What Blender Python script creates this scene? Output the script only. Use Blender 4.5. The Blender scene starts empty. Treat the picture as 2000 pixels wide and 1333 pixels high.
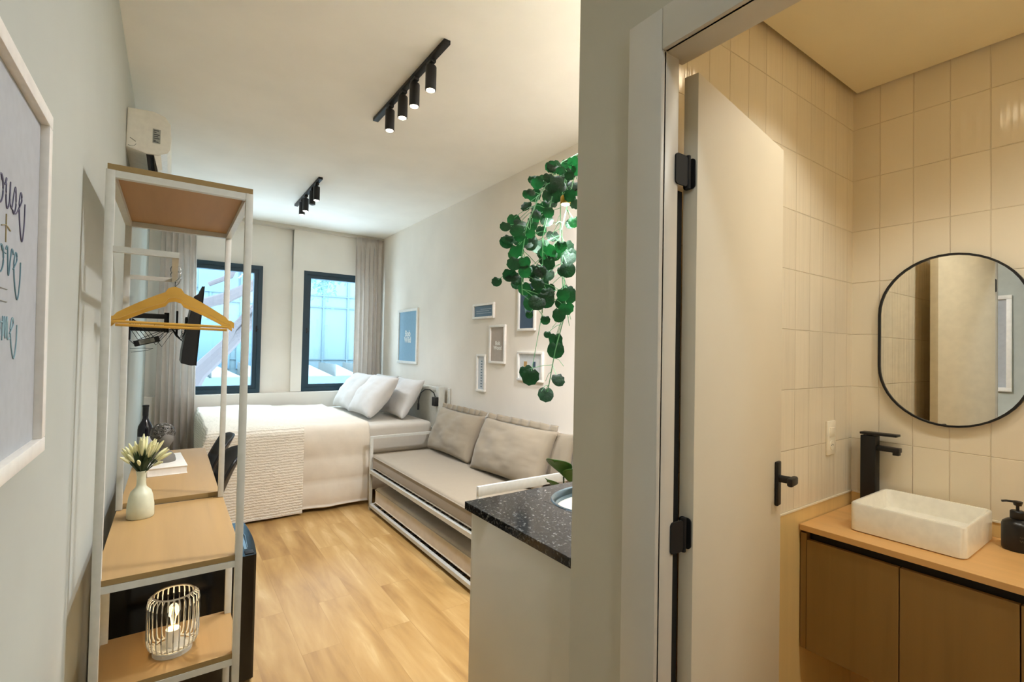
import bpy, bmesh, math, random
from mathutils import Vector, Matrix, Euler, noise
D = bpy.data
sc = bpy.context.scene
C = sc.collection
PI = math.pi
rnd = random.Random(7)

# ------------------------------------------------------------------ camera
cam_data = D.cameras.new('camera'); cam = D.objects.new('camera', cam_data); C.objects.link(cam)
cam_data.sensor_fit = 'HORIZONTAL'; cam_data.sensor_width = 36.0
cam_data.lens = 36.0 * 950.99 / 2000.0
cam_data.clip_start = 0.02; cam_data.clip_end = 200
rot = Matrix(((0.8193588763392861, -0.02721916543766314, -0.5726343936552356),
              (-0.5729420167187627, -0.0045378841163210785, -0.8195833411471855),
              (0.019709826033210705, 0.9996191898121124, -0.019313159169763092)))
cam.matrix_world = Matrix.Translation((0, 0, 1.45)) @ rot.to_4x4()
sc.camera = cam
# ------------------------------------------------------------------ colour management
sc.view_settings.view_transform = 'Standard'; sc.view_settings.look = 'None'
sc.view_settings.gamma = 1.0; sc.view_settings.exposure = 0.37
sc.view_settings.use_curve_mapping = False
sc.cycles.use_denoising = True
sc.cycles.max_bounces = 16; sc.cycles.diffuse_bounces = 12; sc.cycles.glossy_bounces = 6
sc.cycles.transmission_bounces = 8; sc.cycles.transparent_max_bounces = 12
sc.cycles.caustics_reflective = False; sc.cycles.caustics_refractive = False
sc.cycles.sample_clamp_indirect = 12.0
# ------------------------------------------------------------------ sky
world = D.worlds.new('sky'); sc.world = world; world.use_nodes = True
bg = world.node_tree.nodes['Background']
bg.inputs[0].default_value = (0.88, 0.95, 1.06, 1); bg.inputs[1].default_value = 11.8

def light(kind, name, loc, power, col, rotation=(0, 0, 0), **kw):
    l = D.lights.new(name, kind); l.energy = power; l.color = col
    for k, v in kw.items():
        if k != 'portal': setattr(l, k, v)
    if kw.get('portal'): l.cycles.is_portal = True
    o = D.objects.new(name, l); C.objects.link(o); o.location = loc; o.rotation_euler = rotation
    return o
WARM = (0.98, 0.99, 1.06); BATHCOL = (0.98, 0.98, 0.90); HALL_FILL_COL = (0.84, 1.0, 1.18)
# daylight comes in through the two window openings
for xc in (0.46, 1.76):
    light('AREA', 'window_light', (xc, 6.60, 1.64), 1.0, (1, 1, 1), (-PI/2, 0, 0), shape='RECTANGLE', size=0.8, size_y=1.5, portal=True)
SPOT_Y = ((2.80, 2.602, 2.439, 2.237), (5.13, 4.97, 4.70, 4.54))
for ti, (tx, ys) in enumerate(zip((1.033, 1.02), SPOT_Y)):
    for k, y in enumerate(ys):
        lit = not (ti == 1 and k == 2)
        if lit:
            light('SPOT', 'track_spot_light', (tx, y, 2.745), 40 if ti == 0 else 28, WARM, (0, 0, 0), spot_size=math.radians(112), spot_blend=1.0, shadow_soft_size=0.05)
HALL_FILL_LIGHTS = ((0.33, -0.55), (0.40, 1.25))
light('AREA', 'hall_fill_light', (0.33, -0.75, 2.83), 8.5, HALL_FILL_COL, (0, 0, 0), shape='DISK', size=0.22)  # added fill lamp, unseen behind the camera, brightens the hall walls
light('AREA', 'kitchen_fill_light', (1.75, 1.50, 2.83), 44, WARM, (0, 0, 0), shape='DISK', size=0.2)  # added fill lamp, hidden past the partition, lifts the room's ambient light
light('SPOT', 'bathroom_light', (1.60, 0.47, 2.52), 11, BATHCOL, (0, 0, 0), spot_size=math.radians(114), spot_blend=0.5, shadow_soft_size=0.03)
light('SPOT', 'bathroom_middle_light', (1.62, -0.10, 2.52), 20, BATHCOL, (0, 0, 0), spot_size=math.radians(144), spot_blend=0.6, shadow_soft_size=0.03)
light('SPOT', 'bathroom_rear_light', (1.60, -0.95, 2.52), 19, BATHCOL, (0, 0, 0), spot_size=math.radians(150), spot_blend=0.6, shadow_soft_size=0.03)
light('SPOT', 'plant_light', (1.292, 1.49, 2.035), 14, (0.78, 1.0, 0.88), (0, 0, 0), spot_size=math.radians(150), spot_blend=0.5, shadow_soft_size=0.02)

# ------------------------------------------------------------------ colour and materials
def lin(c):
    return tuple((x/255.0/12.92 if x/255.0 <= .04045 else ((x/255.0+.055)/1.055)**2.4) for x in c)
class N:
    def __init__(s, name):
        s.m = D.materials.new(name); s.m.use_nodes = True; s.t = s.m.node_tree
        s.b = s.t.nodes['Principled BSDF']; s.o = s.t.nodes['Material Output']
    def n(s, typ, **kw):
        x = s.t.nodes.new(typ)
        for k, v in kw.items(): setattr(x, k, v)
        return x
    def l(s, a, b): s.t.links.new(a, b)
    def coord(s, scale=(1, 1, 1), rot=(0, 0, 0), kind='Object'):
        tc = s.n('ShaderNodeTexCoord'); mp = s.n('ShaderNodeMapping')
        mp.inputs['Scale'].default_value = scale; mp.inputs['Rotation'].default_value = rot
        s.l(tc.outputs[kind], mp.inputs[0]); return mp.outputs[0]
    def noise(s, vec, scale, detail=4, rough=.5, dist=0):
        x = s.n('ShaderNodeTexNoise'); x.inputs['Scale'].default_value = scale; x.inputs['Detail'].default_value = detail
        x.inputs['Roughness'].default_value = rough; x.inputs['Distortion'].default_value = dist
        s.l(vec, x.inputs['Vector']); return x.outputs['Fac']
    def ramp(s, fac, stops):
        r = s.n('ShaderNodeValToRGB'); e = r.color_ramp.elements
        e[0].position = stops[0][0]; e[0].color = (*stops[0][1], 1)
        e[1].position = stops[-1][0]; e[1].color = (*stops[-1][1], 1)
        for p, c in stops[1:-1]:
            q = e.new(p); q.color = (*c, 1)
        s.l(fac, r.inputs[0]); return r.outputs[0]
    def bump(s, h, strength=.3, dist=.002):
        b = s.n('ShaderNodeBump'); b.inputs['Strength'].default_value = strength; b.inputs['Distance'].default_value = dist
        s.l(h, b.inputs['Height']); s.l(b.outputs[0], s.b.inputs['Normal'])
    def set(s, **kw):
        for k, v in kw.items(): s.b.inputs[k.replace('_', ' ')].default_value = v
        return s
def sc_(c, k): return tuple(min(1, x*k) for x in c)

def paint(name, rgb, rough=.6, bump=.04, metal=0, var=.03, coat=0):
    a = N(name); c = lin(rgb); v = a.coord()
    f = a.noise(v, 3.0)
    a.l(a.ramp(f, [(.3, sc_(c, 1-var)), (.7, sc_(c, 1+var))]), a.b.inputs['Base Color'])
    a.set(Roughness=rough, Metallic=metal, Coat_Weight=coat)
    if bump: a.bump(a.noise(v, 350, 2), bump, .001)
    return a.m
def wood(name, rgb, axis='Y', rough=.45, contrast=.16, scale=1.0):
    a = N(name); c = lin(rgb)
    s = {'X': (1.2, 24, 24), 'Y': (24, 1.2, 24), 'Z': (24, 24, 1.2)}[axis]
    v = a.coord(tuple(q*scale for q in s)); f1 = a.noise(v, 1.0, 6, .6, .4)
    s2 = {'X': (.5, 5, 5), 'Y': (5, .5, 5), 'Z': (5, 5, .5)}[axis]
    f2 = a.noise(a.coord(s2), 1.0, 3, .5, 1.2)
    mx = a.n('ShaderNodeMath', operation='ADD'); a.l(f1, mx.inputs[0]); a.l(f2, mx.inputs[1])
    mm = a.n('ShaderNodeMath', operation='MULTIPLY'); a.l(mx.outputs[0], mm.inputs[0]); mm.inputs[1].default_value = .5
    a.l(a.ramp(mm.outputs[0], [(.3, sc_(c, 1-contrast*1.3)), (.5, c), (.7, sc_(c, 1+contrast*.8))]), a.b.inputs['Base Color'])
    a.set(Roughness=rough); a.bump(f1, .08, .001); return a.m
def fabric(name, rgb, weave=900, rough=.95, strength=.3, var=.06, fold=0):
    a = N(name); c = lin(rgb); v = a.coord()
    f = a.noise(v, 18, 4)
    a.l(a.ramp(f, [(.3, sc_(c, 1-var)), (.7, sc_(c, 1+var))]), a.b.inputs['Base Color'])
    a.set(Roughness=rough, Sheen_Weight=.25)
    h = a.noise(v, weave, 2)
    if fold:
        g = a.noise(v, fold, 3); mx = a.n('ShaderNodeMath', operation='MULTIPLY_ADD'); a.l(g, mx.inputs[0]); mx.inputs[1].default_value = 6; a.l(h, mx.inputs[2]); h = mx.outputs[0]
    a.bump(h, strength, .002); return a.m
def plain(name, rgb, rough=.4, metal=0, **kw):
    a = N(name); c = lin(rgb); f = a.noise(a.coord(), 40, 2)
    a.l(a.ramp(f, [(.3, sc_(c, .96)), (.7, sc_(c, 1.04))]), a.b.inputs['Base Color'])
    a.set(Roughness=rough, Metallic=metal, **kw); return a.m
def emit(name, rgb, strength):
    a = N(name); a.set(Base_Color=(*lin(rgb), 1), Emission_Color=(*lin(rgb), 1), Emission_Strength=strength, Roughness=.5); return a.m

def floor_mat():
    a = N('oak_plank_floor')
    v = a.coord((1, 1, 1), (0, 0, PI/2))
    b = a.n('ShaderNodeTexBrick'); b.offset = .37; b.offset_frequency = 2
    b.inputs['Scale'].default_value = 1; b.inputs['Brick Width'].default_value = 1.22; b.inputs['Row Height'].default_value = .18
    b.inputs['Mortar Size'].default_value = .0012; b.inputs['Mortar Smooth'].default_value = .3; b.inputs['Bias'].default_value = 0
    b.inputs['Color1'].default_value = (.0, .0, .0, 1); b.inputs['Color2'].default_value = (1, 1, 1, 1); b.inputs['Mortar'].default_value = (.5, .5, .5, 1)
    a.l(v, b.inputs['Vector'])
    # grain shifted from plank to plank
    sh = a.n('ShaderNodeVectorMath', operation='MULTIPLY_ADD')
    a.l(b.outputs['Color'], sh.inputs[0]); sh.inputs[1].default_value = (3, 7, 5); a.l(a.coord((9, 1.1, 9)), sh.inputs[2])
    f1 = a.noise(sh.outputs[0], 1.3, 7, .55, .5)
    sh2 = a.n('ShaderNodeVectorMath', operation='MULTIPLY_ADD')
    a.l(b.outputs['Color'], sh2.inputs[0]); sh2.inputs[1].default_value = (9, 4, 5); a.l(a.coord((3.2, .8, 3)), sh2.inputs[2])
    f2 = a.noise(sh2.outputs[0], 1.6, 3, .5, 1.0)
    mx = a.n('ShaderNodeMath', operation='MULTIPLY_ADD'); a.l(f2, mx.inputs[0]); mx.inputs[1].default_value = .45; a.l(f1, mx.inputs[2])
    mx2 = a.n('ShaderNodeMath', operation='MULTIPLY_ADD'); a.l(b.outputs['Color'], mx2.inputs[0]); mx2.inputs[1].default_value = .12; a.l(mx.outputs[0], mx2.inputs[2])
    c = a.ramp(mx2.outputs[0], [(.50, lin((146, 106, 56))), (.76, lin((176, 138, 80))), (.92, lin((188, 152, 95))), (1.0, lin((200, 168, 114)))])
    gm = a.n('ShaderNodeMix', data_type='RGBA', blend_type='MULTIPLY')
    gm.inputs[0].default_value = 1
    rr = a.ramp(b.outputs['Fac'], [(0, (1, 1, 1)), (1, (.80, .76, .70))])
    a.l(c, gm.inputs[6]); a.l(rr, gm.inputs[7]); a.l(gm.outputs[2], a.b.inputs['Base Color'])
    a.set(Roughness=.42); a.bump(f1, .05, .001); return a.m
def tile_mat(name, axis, rgb=(232, 222, 200)):
    # glossy handmade-look 10 x 21 cm stacked tiles, vertical ripples
    a = N(name)
    tc = a.n('ShaderNodeTexCoord'); sp = a.n('ShaderNodeSeparateXYZ'); a.l(tc.outputs['Object'], sp.inputs[0])
    cb = a.n('ShaderNodeCombineXYZ'); a.l(sp.outputs[axis], cb.inputs[0])
    ad = a.n('ShaderNodeMath', operation='ADD'); a.l(sp.outputs['Z'], ad.inputs[0]); ad.inputs[1].default_value = -.0585 + 2.12
    a.l(ad.outputs[0], cb.inputs[1])
    ax = a.n('ShaderNodeMath', operation='ADD'); a.l(sp.outputs[axis], ax.inputs[0]); ax.inputs[1].default_value = .0
    a.t.links.new(ax.outputs[0], cb.inputs[0])
    b = a.n('ShaderNodeTexBrick'); b.offset = 0; b.squash = 1
    b.inputs['Scale'].default_value = 1; b.inputs['Brick Width'].default_value = .107; b.inputs['Row Height'].default_value = .212
    b.inputs['Mortar Size'].default_value = .0022; b.inputs['Mortar Smooth'].default_value = .8
    b.inputs['Color1'].default_value = (0, 0, 0, 1); b.inputs['Color2'].default_value = (1, 1, 1, 1)
    a.l(cb.outputs[0], b.inputs['Vector'])
    c = lin(rgb)
    base = a.ramp(b.outputs['Color'], [(0, sc_(c, .95)), (1, sc_(c, 1.03))])
    gm = a.n('ShaderNodeMix', data_type='RGBA', blend_type='MIX'); a.l(b.outputs['Fac'], gm.inputs[0]); a.l(base, gm.inputs[6])
    gm.inputs[7].default_value = (*lin((222, 210, 186)), 1); a.l(gm.outputs[2], a.b.inputs['Base Color'])
    wv = a.noise(a.coord((38, 38, 2.2) ), 1.0, 2, .5); w2 = a.noise(a.coord(), 9, 2)
    m1 = a.n('ShaderNodeMath', operation='MULTIPLY_ADD'); a.l(b.outputs['Fac'], m1.inputs[0]); m1.inputs[1].default_value = -1.1; a.l(wv, m1.inputs[2])
    m2 = a.n('ShaderNodeMath', operation='MULTIPLY_ADD'); a.l(w2, m2.inputs[0]); m2.inputs[1].default_value = .8; a.l(m1.outputs[0], m2.inputs[2])
    a.set(Roughness=.16, Specular_IOR_Level=.5); a.bump(m2.outputs[0], .55, .004); return a.m
def granite_mat():
    a = N('black_granite'); v = a.coord()
    vo = a.n('ShaderNodeTexVoronoi'); vo.inputs['Scale'].default_value = 170; a.l(v, vo.inputs['Vector'])
    f = a.noise(v, 60, 5, .7)
    m = a.n('ShaderNodeMath', operation='MULTIPLY'); a.l(vo.outputs['Color'], m.inputs[0]); a.l(f, m.inputs[1])
    a.l(a.ramp(m.outputs[0], [(.2, (.008, .008, .009)), (.36, (.03, .03, .03)), (.50, (.14, .14, .135)), (.7, (.35, .35, .34))]), a.b.inputs['Base Color'])
    a.set(Roughness=.12); return a.m
def throw_mat():
    a = N('waffle_throw'); c = lin((234, 227, 210)); v = a.coord()
    w = a.n('ShaderNodeTexWave', wave_type='BANDS', bands_direction='Z'); w.inputs['Scale'].default_value = 14; w.inputs['Distortion'].default_value = 3.5; w.inputs['Detail'].default_value = 2
    w.inputs['Detail Scale'].default_value = 3
    a.l(v, w.inputs['Vector'])
    w2 = a.n('ShaderNodeTexWave', wave_type='BANDS', bands_direction='Y'); w2.inputs['Scale'].default_value = 14; w2.inputs['Distortion'].default_value = 3.5
    a.l(v, w2.inputs['Vector'])
    m = a.n('ShaderNodeMath', operation='ADD'); a.l(w.outputs['Fac'], m.inputs[0]); a.l(w2.outputs['Fac'], m.inputs[1])
    a.l(a.ramp(a.noise(v, 20), [(.3, sc_(c, .96)), (.7, sc_(c, 1.02))]), a.b.inputs['Base Color'])
    a.set(Roughness=.95); a.bump(m.outputs[0], .55, .006); return a.m
def curtain_mat():
    m = fabric('curtain_cloth', (222, 214, 206), 700, .95, .2); t = m.node_tree
    b = t.nodes['Principled BSDF']; o = t.nodes['Material Output']
    tr = t.nodes.new('ShaderNodeBsdfTranslucent'); tr.inputs[0].default_value = (*lin((224, 216, 208)), 1)
    ms = t.nodes.new('ShaderNodeMixShader'); ms.inputs[0].default_value = .45
    t.links.new(b.outputs[0], ms.inputs[1]); t.links.new(tr.outputs[0], ms.inputs[2]); t.links.new(ms.outputs[0], o.inputs[0]); return m
def leaf_mat():
    a = N('round_leaf'); v = a.coord()
    f = a.noise(v, 30, 4)
    a.l(a.ramp(f, [(.3, lin((8, 26, 15))), (.55, lin((14, 44, 25))), (.75, lin((30, 72, 40)))]), a.b.inputs['Base Color'])
    a.set(Roughness=.6)
    tr = a.n('ShaderNodeBsdfTranslucent'); tr.inputs[0].default_value = (*lin((40, 150, 70)), 1)
    ms = a.n('ShaderNodeMixShader'); ms.inputs[0].default_value = .12
    a.l(a.b.outputs[0], ms.inputs[1]); a.l(tr.outputs[0], ms.inputs[2]); a.l(ms.outputs[0], a.o.inputs[0])
    a.bump(a.noise(v, 120, 3), .5, .003); return a.m
def glass_mat(name, rgb, rough=0.0, ior=1.0):
    a = N(name)
    g = a.n('ShaderNodeBsdfTransparent'); g.inputs[0].default_value = (*rgb, 1)
    gl = a.n('ShaderNodeBsdfGlossy'); gl.inputs['Roughness'].default_value = .02
    ms = a.n('ShaderNodeMixShader'); ms.inputs[0].default_value = .05
    a.l(g.outputs[0], ms.inputs[1]); a.l(gl.outputs[0], ms.inputs[2]); a.l(ms.outputs[0], a.o.inputs[0]); return a.m

M = dict(
 wall=paint('wall_paint_greige', (234, 226, 214), .85, .05),
 left=paint('wall_paint_left', (178, 182, 174), .8, .05),
 ceil=paint('ceiling_paint', (243, 240, 232), .9, .03),
 white=paint('white_wall_paint', (238, 233, 224), .8, .04),
 partition=paint('partition_paint', (196, 190, 172), .8, .05),
 trim=paint('white_lacquer', (208, 202, 190), .35, 0),
 door=paint('door_lacquer', (222, 212, 190), .6, 0),
 bceil=paint('bathroom_ceiling_paint', (236, 226, 196), .9, .02),
 floor=floor_mat(), tileX=tile_mat('wall_tiles_x', 'X'), tileY=tile_mat('wall_tiles_y', 'Y'),
 stone=wood('beige_stone', (228, 200, 138), 'Z', .35, .08),
 oak=wood('light_oak_board', (170, 136, 86), 'Y', .5, .10), oakedge=wood('oak_board_edge', (150, 124, 78), 'X', .6, .1),
 oakunder=wood('oak_board_underside', (172, 134, 90), 'Y', .6, .12),
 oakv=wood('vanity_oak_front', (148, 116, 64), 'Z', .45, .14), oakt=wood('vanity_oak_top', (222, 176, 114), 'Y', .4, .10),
 metalw=plain('white_powder_coated_steel', (206, 206, 198), .35),
 blackm=plain('matt_black_metal', (13, 12, 12), .5, .0), hinge=plain('hinge_black', (7, 6, 6), .75), blackp=plain('black_plastic', (14, 13, 13), .45),
 gloss=plain('gloss_black', (7, 7, 8), .16), chrome=plain('brushed_chrome', (190, 195, 200), .22, 1.0),
 steel=plain('sink_steel', (120, 140, 152), .28, 1.0),
 navy=plain('navy_window_frame', (10, 50, 66), .4),
 glass=glass_mat('tinted_window_glass', (.86, .96, 1.0)), clear=glass_mat('clear_glass', (.98, .98, .97)),
 curtain=curtain_mat(),
 duvet=fabric('cream_duvet', (226, 216, 198), 500, .85, .3, .02, 9), sheet=fabric('white_sheet', (208, 201, 188), 600, .9, .2, .02, 6),
 pillow=fabric('white_pillowcase', (212, 209, 205), 600, .9, .3, .02, 9), throw=throw_mat(),
 grey=fabric('taupe_linen', (152, 139, 118), 800, .95, .3, .02), grey2=fabric('taupe_trundle', (210, 198, 178), 800, .95, .3, .05),
 dark=plain('dark_slat_and_shade', (40, 34, 28), .7),
 hanger=wood('hanger_wood', (206, 160, 66), 'X', .35, .12), granite=granite_mat(), cabinet=paint('cabinet_front', (212, 206, 190), .5, 0),
 ceramic=plain('white_ceramic', (240, 238, 228), .10), vase=plain('celadon_ceramic', (206, 206, 180), .35),
 mirror=plain('mirror_glass', (238, 240, 236), .01, 1.0),
 leaf=leaf_mat(), stem=plain('pale_stem', (110, 170, 120), .5), pot=plain('grey_pot', (90, 88, 84), .6),
 acp=plain('ac_plastic', (222, 220, 210), .35), label=plain('grey_label', (150, 152, 144), .5), ink=plain('dark_ink', (50, 52, 52), .6),
 poster=plain('poster_paper', (172, 176, 180), .6), frame=plain('white_frame', (236, 232, 224), .4),
 greycement=plain('grey_cement', (110, 106, 98), .7), hair=plain('bronze_grey', (88, 84, 76), .4, .3),
 flower=plain('cream_flower', (222, 218, 170), .7), greenery=plain('dark_greenery', (46, 64, 34), .6),
 wine=plain('wine_glass_dark', (14, 12, 20), .12), pinkfoil=plain('white_book', (226, 220, 208), .5),
 led=emit('spot_led', (255, 236, 200), 14), ledoff=plain('spot_lens_off', (60, 58, 54), .3), led_cool=emit('cool_led', (220, 255, 235), 22),
 led_day=emit('spot_led_pale', (255, 250, 240), 8), filament=emit('bulb_filament', (255, 206, 120), 6), panel=emit('fill_lamp_diffuser', (255, 236, 205), 6),
 facade=plain('pale_facade', (74, 94, 100), .8), facade2=plain('facade_joint', (60, 82, 90), .8), bglass=plain('building_glass', (52, 82, 98), .5),
 bark=plain('tree_bark', (62, 58, 60), .9), farleaf=plain('far_leaves', (48, 84, 80), .8), roofw=plain('white_roof', (96, 104, 103), .8), band=plain('blue_band', (58, 86, 94), .8),
 black=plain('deep_black', (14, 13, 11), .7), outlet=plain('outlet_plastic', (240, 232, 212), .3), soap=plain('soap_bottle_black', (18, 16, 16), .3),
 brass=plain('brass', (206, 160, 70), .3, 1.0), green_leaf=plain('broad_leaf_green', (58, 100, 34), .5),
)
def artcol(name, rgb): return plain(name, rgb, .5)
ART = dict(blue=artcol('art_blue', (130, 166, 188)), slate=artcol('art_slate', (92, 116, 134)), taupe=artcol('art_taupe', (176, 164, 150)),
           navy=artcol('art_navy', (62, 82, 104)), pale=artcol('art_pale', (206, 208, 208)), white=artcol('art_white', (236, 236, 230)),
           gold=artcol('art_gold', (190, 150, 90)), teal=artcol('art_teal', (60, 82, 100)), sage=artcol('art_sage', (140, 180, 168)), mist=artcol('art_mist', (200, 206, 212)),
           ink_purple=artcol('ink_purple', (92, 88, 110)), ink_olive=artcol('ink_olive', (164, 150, 112)), ink_teal=artcol('ink_teal', (104, 140, 150)), ink_grey=artcol('ink_grey', (150, 150, 146)), ink_aqua=artcol('ink_aqua', (140, 172, 180)))

# ------------------------------------------------------------------ mesh helpers
class MB:
    def __init__(s): s.b = bmesh.new()
    def box(s, x0, y0, z0, x1, y1, z1, bev=0, mat=None, seg=2):
        r = bmesh.ops.create_cube(s.b, size=1.0); vs = r['verts']
        for v in vs: v.co = Vector((x0+(v.co.x+.5)*(x1-x0), y0+(v.co.y+.5)*(y1-y0), z0+(v.co.z+.5)*(z1-z0)))
        if bev:
            es = list({e for v in vs for e in v.link_edges})
            q = bmesh.ops.bevel(s.b, geom=es, offset=bev, segments=seg, affect='EDGES', profile=.5, clamp_overlap=True)
            vs = list({v for f in q['faces'] for v in f.verts} | {v for v in vs if v.is_valid})
        if mat is not None:
            for v in vs: v.co = mat @ v.co
        return s
    def tube(s, pts, r, n=8, cap=True, radii=None, flat=1.0):
        pts = [Vector(p) for p in pts]; rings = []
        up = Vector((0, 0, 1))
        for i, p in enumerate(pts):
            d = (pts[min(i+1, len(pts)-1)] - pts[max(i-1, 0)]).normalized()
            a = d.cross(up)
            if a.length < 1e-3: a = d.cross(Vector((1, 0, 0)))
            a.normalize(); b = d.cross(a).normalized()
            rr = radii[i] if radii else r
            rings.append([s.b.verts.new(p + a*rr*math.cos(2*PI*k/n) + b*rr*flat*math.sin(2*PI*k/n)) for k in range(n)])
        for A, B in zip(rings, rings[1:]):
            for k in range(n): s.b.faces.new((A[k], A[(k+1) % n], B[(k+1) % n], B[k]))
        if cap:
            s.b.faces.new(rings[0][::-1]); s.b.faces.new(rings[-1])
        return s
    def bar(s, p, q, w, h=None, upv=(0, 0, 1)):
        p, q = Vector(p), Vector(q); h = h or w; d = (q-p).normalized(); u = Vector(upv)
        a = d.cross(u)
        if a.length < 1e-3: a = d.cross(Vector((0, 1, 0)))
        a.normalize(); b = d.cross(a).normalized()
        R = [[s.b.verts.new(c + a*w/2*i + b*h/2*j) for i, j in ((-1, -1), (1, -1), (1, 1), (-1, 1))] for c in (p, q)]
        for k in range(4): s.b.faces.new((R[0][k], R[0][(k+1) % 4], R[1][(k+1) % 4], R[1][k]))
        s.b.faces.new(R[0][::-1]); s.b.faces.new(R[1]); return s
    def lathe(s, prof, c=(0, 0, 0), n=28, sx=1, sy=1):
        rings = []
        for r, z in prof:
            if r < 1e-5: rings.append([s.b.verts.new((c[0], c[1], c[2]+z))])
            else: rings.append([s.b.verts.new((c[0]+r*sx*math.cos(2*PI*k/n), c[1]+r*sy*math.sin(2*PI*k/n), c[2]+z)) for k in range(n)])
        for A, B in zip(rings, rings[1:]):
            for k in range(n):
                a = A[k % len(A)]; b = A[(k+1) % n % len(A)]; c_ = B[(k+1) % n % len(B)]; d = B[k % len(B)]
                f = []
                for q in (a, b, c_, d):
                    if q not in f: f.append(q)
                if len(f) > 2: s.b.faces.new(f)
        return s
    def prism(s, pts, axis, a, b):
        def P(u, v, w): return {'X': (w, u, v), 'Y': (u, w, v), 'Z': (u, v, w)}[axis]
        A = [s.b.verts.new(P(u, v, a)) for u, v in pts]; B = [s.b.verts.new(P(u, v, b)) for u, v in pts]; n = len(pts)
        for k in range(n): s.b.faces.new((A[k], A[(k+1) % n], B[(k+1) % n], B[k]))
        s.b.faces.new(A[::-1]); s.b.faces.new(B); return s
    def grid(s, f, nu, nv):
        V = [[s.b.verts.new(f(i/nu, j/nv)) for j in range(nv+1)] for i in range(nu+1)]
        for i in range(nu):
            for j in range(nv): s.b.faces.new((V[i][j], V[i+1][j], V[i+1][j+1], V[i][j+1]))
        return s
    def ball(s, c, r, sx=1, sy=1, sz=1, n=12):
        prof = [(math.sin(PI*k/n)*r, -math.cos(PI*k/n)*r*sz) for k in range(n+1)]
        prof[0] = (0, prof[0][1]); prof[-1] = (0, prof[-1][1])
        return s.lathe(prof, c, 2*n, sx, sy)
    def build(s, name, mat, parent=None, smooth=True, angle=35, solid=0, sub=0, loc=None):
        bmesh.ops.recalc_face_normals(s.b, faces=s.b.faces)
        me = D.meshes.new(name); s.b.to_mesh(me); s.b.free(); me.materials.append(mat)
        if smooth:
            for p in me.polygons: p.use_smooth = True
            try: me.set_sharp_from_angle(angle=math.radians(angle))
            except Exception: pass
        o = D.objects.new(name, me); C.objects.link(o)
        if parent: o.parent = parent
        if loc: o.location = loc
        if solid:
            m = o.modifiers.new('thickness', 'SOLIDIFY'); m.thickness = solid; m.offset = 0
        if sub:
            m = o.modifiers.new('smooth', 'SUBSURF'); m.levels = sub; m.render_levels = sub
        return o
def tag(o, label=None, cat=None, group=None, kind=None):
    if label: o['label'] = label
    if cat: o['category'] = cat
    if group: o['group'] = group
    if kind: o['kind'] = kind
    return o
def thing(name, label, cat, loc=(0, 0, 0), rz=0, group=None):
    o = D.objects.new(name, None); C.objects.link(o); o.location = loc; o.rotation_euler = (0, 0, rz); o.empty_display_size = .1
    return tag(o, label, cat, group)
def struct(name, mb, mat, parent=None, label=None, cat=None, smooth=False):
    o = mb.build(name, mat, parent, smooth=smooth)
    if not parent: tag(o, label, cat, None, 'structure')
    return o
def copy_tree(o, parent=None, kids=None):
    c = o.copy(); C.objects.link(c)
    if parent: c.parent = parent
    for ch in [k for k in D.objects if k.parent == o]: copy_tree(ch, c)
    return c

XL, XR, YB, ZC = -0.225, 2.31, 6.47, 2.92
# ------------------------------------------------------------------ room shell
struct('floor', MB().box(-.5, -2.1, -.1, XR+.2, YB+.3, 0), M['floor'], label='light oak plank floor running towards the windows', cat='floor')
struct('ceiling', MB().box(-.5, -2.1, ZC, XR+.2, YB+.3, ZC+.12), M['ceil'], label='smooth cream painted ceiling with two black track lights', cat='ceiling')
struct('wall_left', MB().box(XL-.12, -2.1, 0, XL, YB+.2, ZC), M['left'], label='long pale wall with the air conditioner and the large framed print', cat='wall')
struct('wall_right', MB().box(XR, -2.1, 0, XR+.12, YB+.2, ZC), M['wall'], label='greige wall with small framed prints above the grey daybed', cat='wall')
struct('wall_front', MB().box(-.4, -2.1, 0, XR, -2.0, ZC), M['white'], label='plain pale wall closing the entrance hall', cat='wall')
# window wall with two openings and a shallow recess between them
W1 = (0.02, 0.866); W2 = (1.322, 2.16); WZ = (0.893, 2.392)
b = MB()
b.box(XL, YB, 0, XR, YB+.2, WZ[0]); b.box(XL, YB, WZ[1], 1.0, YB+.2, ZC); b.box(1.0, YB+.03, WZ[1], 1.2, YB+.2, ZC); b.box(1.2, YB, WZ[1], W2[1]+.15, YB+.2, ZC); b.box(XL, YB, WZ[0], W1[0], YB+.2, WZ[1])
b.box(W1[1], YB, WZ[0], 1.0, YB+.2, WZ[1]); b.box(1.0, YB+.03, WZ[0], W2[0], YB+.2, WZ[1]); b.box(W2[1], YB, WZ[0], XR, YB+.2, ZC)
b.box(1.20, YB-.05, WZ[0], W2[0], YB+.03, ZC); b.box(W2[0], YB-.05, WZ[1], XR, YB+.0, ZC)
struct('wall_back', b, M['white'], label='pale window wall between the two grey curtains', cat='wall')
struct('trim_1', MB().box(XL, YB-.09, 0, XR, YB, WZ[0]-.004, .006), M['white'], label='pale ledge running under both windows', cat='ledge')
struct('trim_2', MB().box(XL, YB-.10, ZC-.035, XR, YB, ZC), M['trim'], label='slim cornice above the windows', cat='cornice')
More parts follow.
